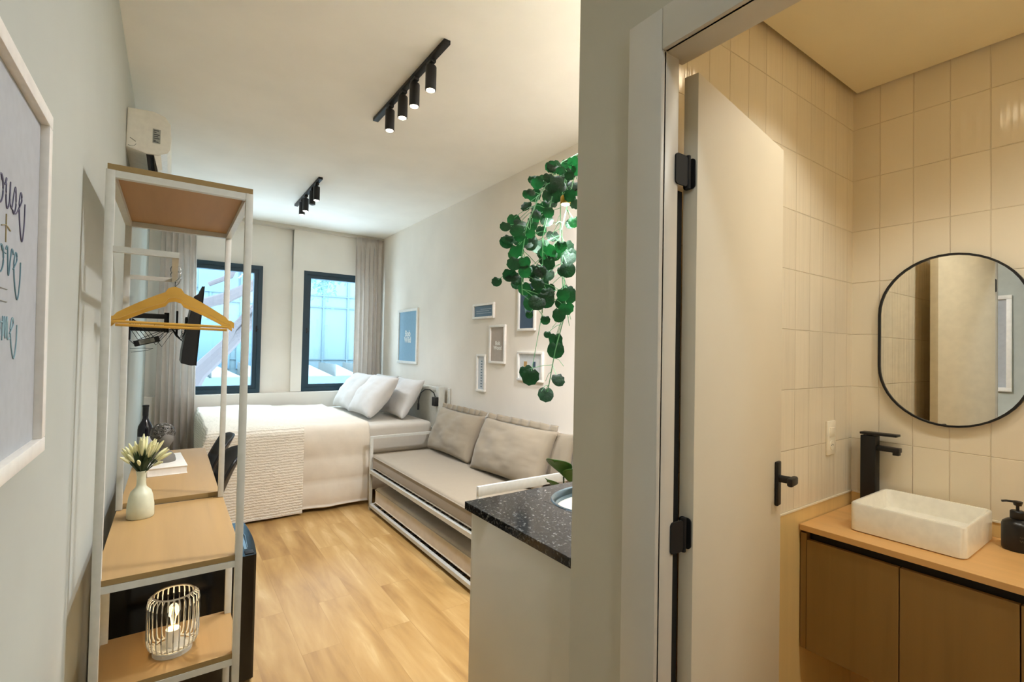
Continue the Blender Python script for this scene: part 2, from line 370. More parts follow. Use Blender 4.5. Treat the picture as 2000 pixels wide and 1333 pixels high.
# bathroom walls: partition between bath and hall with doorway, partition between bath and kitchenette
DY0, DY1, DH = 0.03, 0.664, 2.097
b = MB(); b.box(.855, -2.0, 0, .945, DY0-.02, ZC); b.box(.855, DY1+.035, 0, .945, .94, ZC); b.box(.855, DY0-.02, DH+.035, .945, DY1+.035, ZC)
b.box(.945, .853, 0, XR, .94, ZC)
struct('wall_bathroom', b, M['partition'], label='greige partition wall around the bathroom doorway', cat='wall')
TZ = 0.905
struct('wall_tiled_east', MB().box(2.30, -1.4, TZ, XR, .853, 2.56), M['tileY'], label='cream tiled bathroom wall behind the mirror', cat='wall')
struct('wall_tiled_north', MB().box(.955, .843, TZ, 2.30, .853, 2.56), M['tileX'], label='cream tiled bathroom wall beside the open door', cat='wall')
struct('wall_tiled_west', MB().box(.945, -1.4, 0, .955, DY0-.04, 2.56).box(.945, DY0-.04, DH+.06, .955, .843, 2.56).box(.945, DY1+.08, 0, .955, .843, DH+.06), M['tileY'], label='tiled inner side of the bathroom door wall', cat='wall')
struct('wall_bathroom_south', MB().box(.945, -1.5, 0, XR, -1.4, 2.9), M['tileX'], label='tiled far end wall of the bathroom', cat='wall')
struct('trim_3', MB().box(.955, .841, 0, 2.30, .853, TZ-.002), M['stone'], label='beige stone wainscot under the tiles beside the vanity', cat='wainscot')
struct('trim_4', MB().box(2.298, -1.4, 0, 2.31, .841, TZ-.002), M['stone'], label='beige stone wainscot behind the vanity', cat='wainscot')
struct('trim_5', MB().box(.957, .838, TZ-.004, 2.298, .843, TZ+.003, .001).box(2.294, -1.4, TZ-.004, 2.30, .838, TZ+.003, .001), M['outlet'], label='pale edge strip between tiles and stone', cat='trim')
struct('ceiling_bathroom', MB().box(.965, -1.39, 2.533, 2.278, .822, 2.55).box(.945, -1.4, 2.575, XR, .853, 2.62), M['bceil'], label='lowered yellowish bathroom ceiling with shadow gap', cat='ceiling')
struct('baseboard_left', MB().box(XL, -2.0, 0, XL+.012, YB-.09, .07), M['trim'], label='white baseboard along the long pale wall', cat='baseboard')
# door frame: casing, jambs, stop
dr = D.objects.new('door_1', None); C.objects.link(dr); dr.location = (.955, .654, 0); dr.rotation_euler = (0, 0, math.atan2(.094, .575))
tag(dr, 'cream bathroom door standing open into the bathroom', 'door', None, 'structure')
b = MB().box(0, 0, .008, .585, .034, 2.085, .002)
b.build('door_panel', M['door'], dr)
h = MB().box(.527, -.010, 1.005, .557, 0, 1.135, .003).build('door_handle', M['blackm'], dr)
h2 = MB().tube([(.542, -.005, 1.085), (.542, -.045, 1.085)], .011, 12).box(.50, -.056, 1.074, .556, -.040, 1.098, .005)
h2.build('lever', M['blackm'], h)
MB().box(.566, .035, 1.0, .569, .045, 1.14).box(.527, .034, 1.005, .557, .044, 1.135, .003).tube([(.542, .04, 1.085), (.542, .08, 1.085)], .011, 12).box(.44, .072, 1.074, .556, .088, 1.098, .005).build('door_handle', M['blackm'], dr)
fr = D.objects.new('door_frame', None); C.objects.link(fr); tag(fr, 'white casing and jamb of the bathroom doorway', 'door frame', None, 'structure')
CT = DH+.092
MB().box(.838, DY1, 0, .856, DY1+.092, CT, .003).build('casing', M['trim'], fr)
MB().box(.838, DY0-.092, 0, .856, DY0, CT, .003).build('casing', M['trim'], fr)
MB().box(.838, DY0, DH, .856, DY1, CT, .003).build('casing', M['trim'], fr)
MB().box(.848, DY1, 0, .898, DY1+.035, DH+.03, .001).box(.898, DY1+.022, 0, .927, DY1+.035, DH+.03, .001).build('jamb', M['trim'], fr)
MB().box(.848, DY0-.02, 0, .898, DY0, DH+.03, .001).box(.898, DY0-.02, 0, .938, DY0-.012, DH+.03, .001).build('jamb', M['trim'], fr)
MB().box(.848, DY0, DH, .898, DY1, DH+.03).box(.898, DY0-.012, DH+.012, .938, DY1+.022, DH+.03).build('lintel', M['trim'], fr)
MB().box(.9275, .6885, .02, .9475, .697, 1.82).build('gap_shade', M['black'], fr)  # black strip standing in for the shade inside the door gap
for z in (1.855, 1.052, .25):
    hg = tag(MB().tube([(.934, .664, z-.037), (.934, .664, z+.037)], .0058, 10)
             .build('hinge', M['hinge']), {1.855: 'black butterfly hinge near the top of the bathroom door', 1.052: 'black butterfly hinge at the middle of the bathroom door', .25: 'black butterfly hinge near the floor of the bathroom door'}[z], 'hinge', 'black hinges of the bathroom door')
    hg.name = 'door_hinge'
    w = MB()
    # leaf on the door's edge, rounded corners
    def rr(w_, h_, r, n=5):
        out = []
        for cx, cy, a0 in ((w_-r, h_-r, 0), (r, h_-r, 90), (r, r, 180), (w_-r, r, 270)):
            for k in range(n+1):
                a = math.radians(a0+90*k/n); out.append((cx+r*math.cos(a), cy+r*math.sin(a)))
        return out
    P = rr(.031, .068, .009)
    w.prism([(.6545+u, z-.034+v) for u, v in P], 'X', .9465, .9495)
    w.build('hinge_leaf', M['hinge'], hg)
    P = rr(.046, .068, .009)
    w = MB().prism([(.887+u*.9, z-.034+v) for u, v in P], 'Y', .6605, .6640); w.build('hinge_leaf', M['hinge'], hg)

# ------------------------------------------------------------------ windows
def window(n, x0, x1, latch_x, label):
    r = D.objects.new('window_%d' % n, None); C.objects.link(r); tag(r, label, 'window', None, 'structure')
    y0, y1 = YB-.045, YB+.06; z0, z1 = WZ
    def ring(a, c0, c1, ya, yb):
        m = MB(); m.box(x0+a, ya, z0+a, x1-a, yb, z0+a+c1-a); m.box(x0+a, ya, z1-c1, x1-a, yb, z1-a)
        m.box(x0+a, ya, z0+c1, x0+c1, yb, z1-c1); m.box(x1-c1, ya, z0+c1, x1-a, yb, z1-c1); return m
    ring(0.0, 0, .045, y0, y1).build('window_frame', M['navy'], r, smooth=False)
    s_ = ring(.045, 0, .088, y0+.012, y1-.01).build('sash', M['navy'], r, smooth=False)
    MB().box(x0+.086, YB, z0+.086, x1-.086, YB+.008, z1-.086).build('pane', M['glass'], s_, smooth=False)
    MB().box(latch_x-.008, y0+.004, 1.61, latch_x+.008, y0+.013, 1.68, .002).box(latch_x-.005, y0-.012, 1.635, latch_x+.02, y0+.006, 1.645, .002).build('latch', M['blackm'], s_)
window(1, W1[0], W1[1], W1[1]-.05, 'dark teal framed window by the wall-mounted television, tree branches outside')
window(2, W2[0], W2[1], W2[0]+.05, 'dark teal framed window above the bed pillows, pale building outside')

# ------------------------------------------------------------------ curtains
def curtain(x0, x1, y, z0, z1, folds, seed, label, drift=0):
    rn = random.Random(seed); ph = [rn.uniform(0, 6) for _ in range(6)]
    def f(u, v):
        amp = .015 + .009*(1-v); pinch = max(0, (v-.93)/.07)
        a = u*folds*2*PI
        yy = y + amp*(math.sin(a + .5*math.sin(2.1*u*folds+ph[0]) + .35*math.sin(v*3+ph[1])) + .3*math.sin(1.7*a+ph[2]))
        yy -= .03*pinch*math.sin(a)
        xx = x0+(x1-x0)*u + .010*math.cos(a*1.0+ph[3]) + drift*(1-v)*(u-.2)
        return (xx, yy, z0+(z1-z0)*v)
    o = MB().grid(f, folds*16, 40).build('curtain', M['curtain'], angle=180, solid=.003)
    return tag(o, label, 'curtain')
curtain(-.11, .20, 6.30, .03, 2.86, 6, 3, 'grey full-length curtain behind the television and desk', .06)
curtain(1.915, 2.26, 6.318, .03, 2.885, 6, 5, 'grey pleated curtain in the corner by the bed pillows', .01)

# ------------------------------------------------------------------ outside
bd = thing('office_building', 'pale panelled building seen through both windows', 'building', (6, 20, 0))
MB().box(-16, 0, -6, 14, 6, 9).build('facade', M['facade'], bd, smooth=False)
m = MB()
for k in range(-6, 9): m.box(k*.95-1.17, -.05, -2, k*.95-1.10, .0, 9)
for z in (0.95, 3.0, 3.45, 5.2, 7): m.box(-16, -.06, z-.02, 14, 0, z+.02)
m.build('panel_joint', M['facade2'], bd, smooth=False)
for k, (x0, x1, z0, z1) in enumerate(((-5.3, -4.3, .6, 2.3), (-4.1, -3.4, .6, 2.3), (-5.3, -4.1, 3.3, 5.0), (-3.9, -3.0, 3.6, 5.2))):
    MB().box(x0, -.08, z0, x1, -.02, z1).build('window_strip', M['bglass'], bd, smooth=False)
rb = thing('low_building', 'low white sawtooth-roofed building outside the windows', 'building', (4, 17, 0))
MB().box(-8, 0, -6, 6, 2.5, -.05).build('wall', M['facade'], rb, smooth=False)
MB().box(-8, -.06, .02, 6, 0, .45).build('blue_fascia', M['band'], rb, smooth=False)
m = MB()
for k in range(-6, 7): m.prism([(k*.9-.30, .45), (k*.9+.55, .45), (k*.9-.30, .86)], 'Y', 0.0, 2.4)
m.build('sawtooth_roof', M['roofw'], rb, smooth=False)
tr = thing('street_tree', 'pale-barked tree with slanting branches outside the window by the television', 'tree', (-.6, 10, 0))
def br(p, r): MB().tube([(x+.6, 0+d, z) for x, z, d in p], .1, 8, radii=r).build('branch', M['bark'], tr)
MB().tube([(.6-.6+.0, 0, -2), (.45, 0, -.2), (.974, 0, .94), (1.38, .05, 1.40), (1.77, .1, 1.87), (2.3, .2, 2.6)], .1, 10, radii=[.22, .19, .15, .13, .11, .08]).build('trunk', M['bark'], tr)
br([(.15, 2.1, 0), (.45, 2.17, 0), (.76, 2.28, 0), (1.15, 2.52, 0), (1.6, 2.9, .1)], [.07, .09, .10, .09, .06])
br([(.78, 1.40, 0), (.9, 1.75, 0), (1.17, 2.12, 0), (1.5, 2.4, 0)], [.08, .06, .05, .03])
br([(.5, 2.5, 0), (.83, 2.68, 0), (.95, 3.0, 0), (1.1, 3.4, 0)], [.04, .05, .05, .03])
m = MB()
for k in range(260):
    x, y, z = rnd.gauss(2.0, 1.2), rnd.uniform(-.4, 1.6), rnd.gauss(3.5, .3)
    a = Vector((rnd.uniform(-1, 1), rnd.uniform(-1, 1), rnd.uniform(-1, 1))).normalized()*.07; c_ = a.cross(Vector((rnd.random(), rnd.random(), 1))).normalized()*.03
    p = Vector((x, y, z)); vs = [m.b.verts.new(q) for q in (p-a, p+c_, p+a, p-c_)]; m.b.faces.new(vs)
for k in range(160):
    p = Vector((rnd.gauss(3.5, .25), rnd.uniform(1.7, 2.3), rnd.gauss(2.95, .22)))
    a = Vector((rnd.uniform(-1, 1), rnd.uniform(-1, 1), rnd.uniform(-1, 1))).normalized()*.06; c_ = a.cross(Vector((rnd.random(), rnd.random(), 1))).normalized()*.025
    vs = [m.b.verts.new(q) for q in (p-a, p+c_, p+a, p-c_)]; m.b.faces.new(vs)
m.build('foliage', M['farleaf'], tr, smooth=False)

# ------------------------------------------------------------------ track lights
def track(x, y0, y1, ys, off, label, label_cat='track light'):
    t = thing('track_light', label, label_cat, (x, 0, ZC), 0, 'black ceiling track lights')
    MB().box(-.017, y0, -.02, .017, y1, 0, .002).build('track_rail', M['blackm'], t)
    for k, y in enumerate(ys):
        s_ = MB().box(-.014, y-.028, -.036, .014, y+.028, -.018, .002).tube([(0, y, -.036), (0, y, -.050)], .008, 10)
        s_.lathe([(.0, -.048), (.0255, -.048), (.0275, -.052), (.0275, -.168), (.023, -.170), (.021, -.160), (0, -.160)], (0, y, 0), 24)
        p = s_.build('spotlight', M['blackm'], t)
        MB().lathe([(0, -.1625), (.0205, -.1625), (.0215, -.171), (.012, -.176), (0, -.177)], (0, y, 0), 20).build('lamp_lens', (M['led'] if x > 1.03 else M['led_day']) if k != off else M['ledoff'], p)
    return t
track(1.033, 2.062, 3.055, SPOT_Y[0], -1, 'black track light with four lit spots nearer the bathroom wall')
track(1.02, 4.40, 5.42, SPOT_Y[1], 2, 'black track light nearer the windows with one spot dark')
for (x, y, z, lab) in ((.33, -.75, ZC, 'added round fill lamp, out of view in the entrance hall'), (1.75, 1.50, ZC, 'added round fill lamp, out of view above the kitchenette')):
    t = thing('fill_lamp', lab, 'ceiling lamp', (x, y, z))  # added fixtures, out of view, housing the hall and kitchenette fill lights
    MB().lathe([(0, 0), (.135, 0), (.135, -.018), (.118, -.018), (.118, -.010), (0, -.010)], (0, 0, 0), 32).build('rim', M['trim'], t)
    MB().lathe([(0, -.0105), (.100, -.0105), (.112, -.03), (.100, -.055), (.06, -.072), (0, -.078)], (0, 0, 0), 32).build('diffuser', M['panel'], t)
for (y, lab) in ((.47, 'recessed bathroom downlight above the washbasin'), (-.10, 'recessed bathroom downlight in the middle of the ceiling'), (-.95, 'recessed downlight at the far end of the bathroom')):
    t = thing('recessed_downlight', lab, 'downlight', (1.62 if y == -.10 else 1.60, y, 2.533))
    MB().lathe([(.052, 0), (.066, 0), (.066, -.004), (.052, -.004), (.052, 0)], (0, 0, 0), 28).build('rim', M['trim'], t)
    MB().lathe([(0, -.001), (.050, -.001), (.050, -.003), (0, -.003)], (0, 0, 0), 28).build('diffuser', M['led'], t)

# ------------------------------------------------------------------ air conditioner
ac = thing('air_conditioner', 'white split air conditioner mounted high beside the window wall', 'air conditioner', (XL, 3.22, 0))
prof = [(0, 2.475), (.004, 2.68), (.11, 2.688), (.165, 2.672), (.189, 2.635), (.194, 2.56), (.19, 2.50), (.178, 2.478), (.14, 2.462), (.09, 2.458)]
MB().prism(prof, 'Y', .003, .80).build('body', M['acp'], ac, angle=25)
MB().prism([(u*.965+.004, 2.575+(v-2.575)*.965) for u, v in prof], 'Y', 0, .004).build('side_cover', M['acp'], ac, angle=25)
lb = MB().box(.112, -.0015, 2.520, .146, 0, 2.596).build('rating_label', M['label'], ac, smooth=False)
m = MB()
for z, w in ((2.588, .022), (2.578, .012), (2.566, .026), (2.556, .020), (2.546, .026), (2.534, .01), (2.527, .022)): m.box(.116, -.0022, z-.0022, .116+w, -.0014, z+.0022)
m.build('label_print', M['ink'], lb, smooth=False)
MB().tube([(.010, -.0005, 2.484), (.022, -.0005, 2.480), (.036, -.0005, 2.484), (.044, -.0005, 2.496)], .0016, 6).tube([(.018, -.0005, 2.524), (.042, -.0005, 2.508)], .0022, 6).build('pipe_knockout', M['label'], ac)
MB().box(.10, .02, 2.445, .118, .78, 2.468).build('air_outlet', M['black'], ac, smooth=False)
MB().prism([(.120, 2.462), (.150, 2.468), (.158, 2.39), (.140, 2.375)], 'Y', .02, .78).build('louver', M['acp'], ac, angle=30)
MB().prism([(.086, 2.46), (.104, 2.462), (.110, 2.37), (.098, 2.37)], 'Y', .02, .78).build('louver', M['black'], ac, angle=30)

# ------------------------------------------------------------------ framed prints
def frame_right(y0, y1, z0, z1, art, label, deco=None, b_=.022, name='picture_frame'):
    t = thing(name, label, 'picture frame', (XR, (y0+y1)/2, z0), 0, 'white framed prints on the wall above the daybed' if y0 < 5 else None)
    w = (y1-y0)/2; h_ = z1-z0
    m = MB().box(-.02, -w, 0, 0, w, b_, .002).box(-.02, -w, h_-b_, 0, w, h_, .002).box(-.02, -w, b_, 0, -w+b_, h_-b_, .002).box(-.02, w-b_, b_, 0, w, h_-b_, .002)
    m.build('frame', M['frame'], t)
    a = MB().box(-.006, -w+b_, b_, -.003, w-b_, h_-b_).build('print', art, t, smooth=False)
    if deco: deco(a, w, h_)
    return t
def text(parent, s, size, loc, rotz, mat, name='lettering'):
    cu = D.curves.new(name, 'FONT'); cu.body = s; cu.size = size; cu.align_x = 'CENTER'; cu.extrude = .0004; cu.offset = size*.02
    tmp = D.objects.new(name, cu); C.objects.link(tmp)
    dg = bpy.context.evaluated_depsgraph_get(); me = D.meshes.new_from_object(tmp.evaluated_get(dg)); D.objects.remove(tmp)
    me.name = name; me.materials.clear(); me.materials.append(mat)
    o = D.objects.new(name, me); C.objects.link(o); o.parent = parent; o.location = loc; o.rotation_euler = (PI/2, 0, rotz); return o
def bars(rows, mat, name):
    def f(a, w, h_):
        m = MB()
        for y0, y1, z0, z1 in rows: m.box(-.0075, -(y1*w), z0*h_, -.006, -(y0*w), z1*h_)   # y measured towards the bathroom end
        m.build(name, mat, a, smooth=False)
    return f
def words(lines, size, mat):
    def f(a, w, h_):
        for s, zf in lines: text(a, s, size, (-.0068, 0, h_*zf), -PI/2, mat)
    return f
frame_right(5.18, 5.76, 1.27, 1.918, ART['blue'], 'blue print in a white frame near the curtain, two white words', words([('Bob', .50), ('Wild', .385)], .10, ART['white']), .03)
frame_right(3.572, 3.934, 1.731, 1.87, ART['slate'], 'small slate-blue landscape print, topmost of the small frames', bars([(-.7, .7, .36, .38), (-.7, .5, .5, .52), (-.3, .7, .62, .64)], ART['mist'], 'fine_lines'), .02)
frame_right(3.388, 3.637, 1.334, 1.668, ART['taupe'], 'taupe portrait print with two short white words', words([('Bob', .48), ('Wood', .36)], .048, ART['white']), .02)
frame_right(3.695, 3.846, 1.073, 1.41, ART['mist'], 'narrow pale strip print, lowest and slimmest of the small frames', bars([(-.15, .15, .12+.075*k, .15+.075*k) for k in range(10)], ART['slate'], 'small_marks'), .02)
def leafart(a, w, h_):
    m = MB()
    for k in range(5):
        yy = .02-.016*k; zz = h_*.36+k*.012
        m.b.faces.new([m.b.verts.new(q) for q in ((-.0072, yy, zz), (-.0072, yy-.014, zz+.05), (-.0072, yy, zz+.10), (-.0072, yy+.014, zz+.05))])
    m.build('leaf_motif', ART['sage'], a, smooth=False)
frame_right(2.981, 3.212, 1.607, 2.0, ART['navy'], 'navy print with a pale leaf, partly covered by the trailing plant', leafart, .02)
def blocks(a, w, h_):
    MB().box(-.0075, .045, h_*.48, -.006, .085, h_*.66).build('gold_block', ART['gold'], a, smooth=False)
    MB().box(-.0075, -.065, h_*.46, -.006, -.035, h_*.66).build('teal_block', ART['teal'], a, smooth=False)
    MB().box(-.0075, -.03, h_*.50, -.006, .0, h_*.66).build('pale_block', ART['mist'], a, smooth=False)
frame_right(2.875, 3.205, 1.21, 1.445, ART['pale'], 'pale square print with gold and teal blocks behind one hanging leaf', blocks, .02)
# the large poster close to the camera on the long wall
t = thing('poster_frame', 'large white framed handwritten poster on the pale wall near the doorway', 'picture frame', (XL+.002, 1.062, 1.23))
t.rotation_euler = (0, math.radians(-.5), 0)
w, h_, b_ = .28, .675, .028
MB().box(0, -w, 0, .02, w, b_, .002).box(0, -w, h_-b_, .02, w, h_, .002).box(0, -w, b_, .02, -w+b_, h_-b_, .002).box(0, w-b_, b_, .02, w, h_-b_, .002).build('frame', M['frame'], t)
pr = MB().box(.002, -w+b_, b_, .006, w-b_, h_-b_).build('print', M['poster'], t, smooth=False)
def script(strokes, y0, z0, sx, sz, mat, name):
    m = MB()
    for st in strokes:
        pts = []
        for i in range(len(st)-1):
            p0 = st[max(i-1, 0)]; p1 = st[i]; p2 = st[i+1]; p3 = st[min(i+2, len(st)-1)]
            for k in range(6):
                q = k/6
                c = [.5*((2*p1[d])+(-p0[d]+p2[d])*q+(2*p0[d]-5*p1[d]+4*p2[d]-p3[d])*q*q+(-p0[d]+3*p1[d]-3*p2[d]+p3[d])*q**3) for d in (0, 1)]
                pts.append(c)
        pts.append(st[-1])
        m.tube([(.0068, y0+p[0]*sx, z0+p[1]*sz) for p in pts], .0010, 6)
    return m.build(name, mat, pr)
def adv(st, dx): return [[(x+dx, y) for x, y in s] for s in st]
LT = dict(o=[[(.45, 1), (.1, .8), (.05, .3), (.35, 0), (.7, .3), (.68, .8), (.45, 1), (.6, .8), (1, .75)]],
 u=[[(0, .75), (.15, 1), (.15, .3), (.35, 0), (.65, .3), (.72, 1), (.72, .3), (1, .1)]],
 s=[[(0, .1), (.45, 1), (.6, .4), (.35, 0), (.1, .1), (.6, .05), (1, .3)]],
 e=[[(0, .3), (.5, .7), (.35, 1), (.1, .5), (.35, 0), (1, .5)]], E=[[(0, .3), (.5, .7), (.35, 1), (.1, .5), (.3, -.3), (.7, -.8), (1.0, -.1), (1.05, .7)]],
 v=[[(0, .9), (.2, 1), (.4, 0), (.75, 1), (1, .85)]], m=[[(0, 0), (.05, 1), (.1, .2), (.3, 1), (.42, .1), (.6, 1), (.72, .1), (1, .1)]],
 H=[[(0, 0), (.1, 1.8)], [(.7, 1.8), (.6, 0)], [(0, .8), (.8, 1)]], L=[[(0, .3), (.5, 1.7), (.2, 1.9), (.15, .3), (.5, 0), (1, .3)]], h=[[(0, 0), (.15, 1.8), (.1, .1), (.4, 1), (.6, .1), (1, .1)]])
def word(s, y0, z0, w_, sz, mat):
    st = []
    for k, ch in enumerate(s): st += adv(LT[ch], k)
    script(st, y0, z0, w_, sz, mat, 'handwriting')
word('HousE', -.065, .430, .041, .046, ART['ink_purple'])
word('LovE', -.060, .325, .045, .044, ART['ink_teal'])
word('homE', -.065, .220, .043, .038, ART['ink_aqua'])
script([[(-.5, 0), (0, .1), (.5, 0)], [(0, .5), (0, -.5)]], .028, .398, .05, .045, ART['ink_olive'], 'plus_sign')
script([[(-.5, .25), (.5, .25)], [(-.5, -.25), (.5, -.25)]], .020, .292, .045, .04, ART['ink_grey'], 'equals_sign')

# ------------------------------------------------------------------ open wardrobe shelf unit
Z1 = .75
su = thing('open_shelf_unit', 'tall white steel open wardrobe with oak boards close to the pale wall', 'shelf unit', (0, 0, 0))
S = .022
XA, XB, YA, YC = -.162, .208, 1.875, 2.615
def post(x, y, z0, z1): return MB().box(x-S/2, y-S/2, z0, x+S/2, y+S/2, z1, .001).build('post', M['metalw'], su)
ZT = 1.965
post(XA, YA, 0, ZT); post(XB-.004, YA, 0, ZT); post(XA, YC, Z1, ZT); post(XB-.004, YC, Z1, ZT)
post(XA, 2.165, 0, Z1-.02); post(XB-.004, 2.165, 0, Z1-.02)
def rail(p, q, nm='rail'): return MB().bar(p, q, S-.0012, S-.0012).build(nm, M['metalw'], su)
for z, ya, yc in ((ZT-.011, YA, YC), (Z1-.031, YA, YC), (.395, YA, 2.165), (.10, YA, 2.165)):
    for p, q in (((XA, ya, z), (XB-.004, ya, z)), ((XA, yc, z), (XB-.004, yc, z)), ((XA, ya, z), (XA, yc, z)), ((XB-.004, ya, z), (XB-.004, yc, z))): rail(p, q)
def board(z, yc, y0=YA, nm='board', under=None):
    o = MB().box(XA-.008, y0-.008, z, XB+.006, yc, z+.018, .001).build(nm, M['oak'], su, smooth=False)
    me = o.data; me.materials.append(M['oakedge']); me.materials.append(M['oakunder'])
    for f in me.polygons:
        if abs(f.normal.y) > .9 or abs(f.normal.x) > .9: f.material_index = 1
        if f.normal.z < -.9: f.material_index = 2
    return o
board(ZT, YC+.012); board(Z1-.02, YC+.012); board(.405, 2.18)
# hanging rail
m = MB()
m.bar((XA, YA, 1.73), (.012, YA, 1.73), .018, .018); m.bar((XA, YC, 1.73), (.012, YC, 1.73), .018, .018); m.bar((.003, YA, 1.73), (.003, YC, 1.73), .018, .018)
m.build('hanging_rail', M['metalw'], su)
# hangers
def hanger(y, dx, label):
    t = thing('coat_hanger', label, 'hanger', (dx, y, 1.739), 0, 'wooden coat hangers on the hanging rail')
    top = -.095
    def arm(u):   # u -1..1
        x = u*.198; a = abs(u)
        z = top - .012 - .105*a**1.25 + (.012 if a < .12 else 0)
        return x, z
    m = MB(); n = 40; rings = []
    for k in range(n+1):
        u = -1+2*k/n; x, z = arm(u); a = abs(u)
        hh = .0205 - .0095*a + (-.006 if .88 < a < .93 else 0); th = .0065
        yy = .012*a*a
        rings.append([m.b.verts.new(p) for p in ((x, yy-th, z-hh), (x, yy-th, z+hh), (x, yy+th, z+hh), (x, yy+th, z-hh))])
    for A, B in zip(rings, rings[1:]):
        for k in range(4): m.b.faces.new((A[k], A[(k+1) % 4], B[(k+1) % 4], B[k]))
    m.b.faces.new(rings[0][::-1]); m.b.faces.new(rings[-1]); m.build('hanger_body', M['hanger'], t, angle=50)
    MB().tube([(-.180, .010, top-.118), (.180, .010, top-.124)], .0055, 10).build('trouser_bar', M['hanger'], t)
    pts = [(0, 0, top+.01)] + [(0, -.0, top+.045)] + [(.018*math.sin(a)+0, 0, -.014+.018*(-math.cos(a))) for a in [math.radians(q) for q in (20, 60, 100, 140, 180, 220, 260, 290)]]
    pts = [(0, 0, top+.01), (0, 0, -.055), (.010, 0, -.044), (.0175, 0, -.024)] + [(.0165*math.cos(a), 0, -.0105+.0165*math.sin(a)) for a in [math.radians(q) for q in (0, 35, 70, 105, 140, 175, 205)]]
    MB().tube(pts, .0018, 8).build('hook', M['chrome'], t)
    return t
hanger(2.23, .005, 'front wooden coat hanger on the white hanging rail')
hanger(2.32, .006, 'second wooden coat hanger just behind the front one').location.z -= .009

# ------------------------------------------------------------------ vase with flowers
v = thing('flower_vase', 'celadon bottle vase of cream flowers on the oak shelf', 'vase', (-.085, 2.475, Z1-.002))
MB().lathe([(0, 0), (.043, 0), (.046, .004), (.045, .05), (.040, .085), (.034, .105), (.018, .122), (.0155, .135), (.0155, .165), (.019, .186), (.016, .186), (.012, .165), (.012, .14), (0, .13)], (0, 0, 0), 40).build('vase_body', M['vase'], v, angle=60)
m = MB(); g = MB(); rn = random.Random(3)
for k in range(38):
    a = rn.uniform(0, 2*PI); s_ = rn.uniform(.25, 1.15)
    tip = Vector((math.cos(a)*.085*s_ + .01, math.sin(a)*.075*s_, .335 - .075*s_**1.5 + rn.uniform(-.02, .012)))
    base = Vector((math.cos(a)*.006, math.sin(a)*.006, .17)); mid = base.lerp(tip, .5) + Vector((0, 0, .02))
    st = [base.lerp(mid, q).lerp(mid.lerp(tip, q), q) for q in (0, .25, .5, .62)]
    g.tube(st, .0016, 5)
    fl = [base.lerp(mid, q).lerp(mid.lerp(tip, q), q) for q in (.50, .62, .76, .88, 1.0)]
    m.tube(fl, .006, 7, radii=[.0025, .0058, .0062, .005, .002])
for k in range(40):
    a = rn.uniform(0, 2*PI); s_ = rn.uniform(.2, 1)
    p = Vector((math.cos(a)*.012, math.sin(a)*.012, .18+rn.uniform(0, .03))); q = p + Vector((math.cos(a)*.055*s_, math.sin(a)*.05*s_, .065+rn.uniform(-.02, .02)))
    s2 = (q-p).cross(Vector((0, 0, 1))).normalized()*.007; c_ = p.lerp(q, .6)
    g.b.faces.new([g.b.verts.new(x) for x in (p, c_+s2, q, c_-s2)])
g.build('flower_stems', M['greenery'], v); m.build('flowers', M['flower'], v)

# ------------------------------------------------------------------ cage lamp
cl = thing('cage_lamp', 'white wire cage lamp with a glowing bulb on the lowest shelf', 'lamp', (.030, 1.995, .423))
m = MB(); r_ = .073; n = 28; zt = .190; zb = .045
for k in range(n):
    a = 2*PI*k/n; c, s_ = math.cos(a), math.sin(a)
    m.tube([(c*.052, s_*.052, .022), (c*.066, s_*.066, .026), (c*(r_-.002), s_*(r_-.002), .040), (c*r_, s_*r_, .06), (c*r_, s_*r_, zt-.03), (c*(r_-.003), s_*(r_-.003), zt-.010), (c*(r_-.016), s_*(r_-.016), zt)], .0022, 6)
for rr_, z in ((r_-.016, zt), (.052, .022)):
    m.tube([(rr_*math.cos(2*PI*k/40), rr_*math.sin(2*PI*k/40), z) for k in range(41)], .0028, 6, cap=False)
m.build('wire_cage', M['metalw'], cl)
MB().lathe([(0, 0), (.056, 0), (.056, .012), (.050, .016), (0, .018)], (0, 0, 0), 36).build('lamp_base', M['metalw'], cl)
MB().lathe([(0, .017), (.021, .017), (.021, .072), (.017, .075), (0, .075)], (0, 0, 0), 24).build('lamp_socket', M['frame'], cl)
bb = MB().lathe([(.013, .074), (.014, .085), (.022, .105), (.027, .125), (.024, .145), (.012, .158), (0, .161)], (0, 0, 0), 24).build('glass_bulb', M['clear'], cl)
m = MB()
for k in range(4):
    a = PI/2*k; m.tube([(math.cos(a)*.004, math.sin(a)*.004, .086), (math.cos(a)*.008, math.sin(a)*.008, .115), (math.cos(a)*.004, math.sin(a)*.004, .142)], .0019, 6)
m.build('filament', M['filament'], bb)
light('POINT', 'cage_lamp_glow', (.030, 1.995, .423+.118), 0.6, (1, .74, .42), shadow_soft_size=.02)

# ------------------------------------------------------------------ minibar fridge
f = thing('minibar_fridge', 'glossy black minibar fridge under the oak desk boards', 'fridge', (0, 2.36, 0))
MB().box(-.19, .004, .012, .268, .476, .545, .008).build('body', M['gloss'], f)
dp = [(.272, 0), (.318, 0), (.326, .006)] + [(.326+.011*math.sin(PI*k/8), .006+.456*k/8) for k in range(1, 9)] + [(.318, .47), (.272, .47)]
dd = MB().prism(dp, 'Z', .02, .548).build('door', M['gloss'], f, angle=25)
MB().tube([(.300, .09, .5505), (.308, .25, .5505), (.300, .40, .5505)], .002, 6).box(.288, .08, .548, .300, .40, .5498, .0).build('control_panel', M['chrome'], dd)
MB().box(.284, .02, .548, .318, .06, .551, .001).build('hinge_cover', M['blackp'], dd)

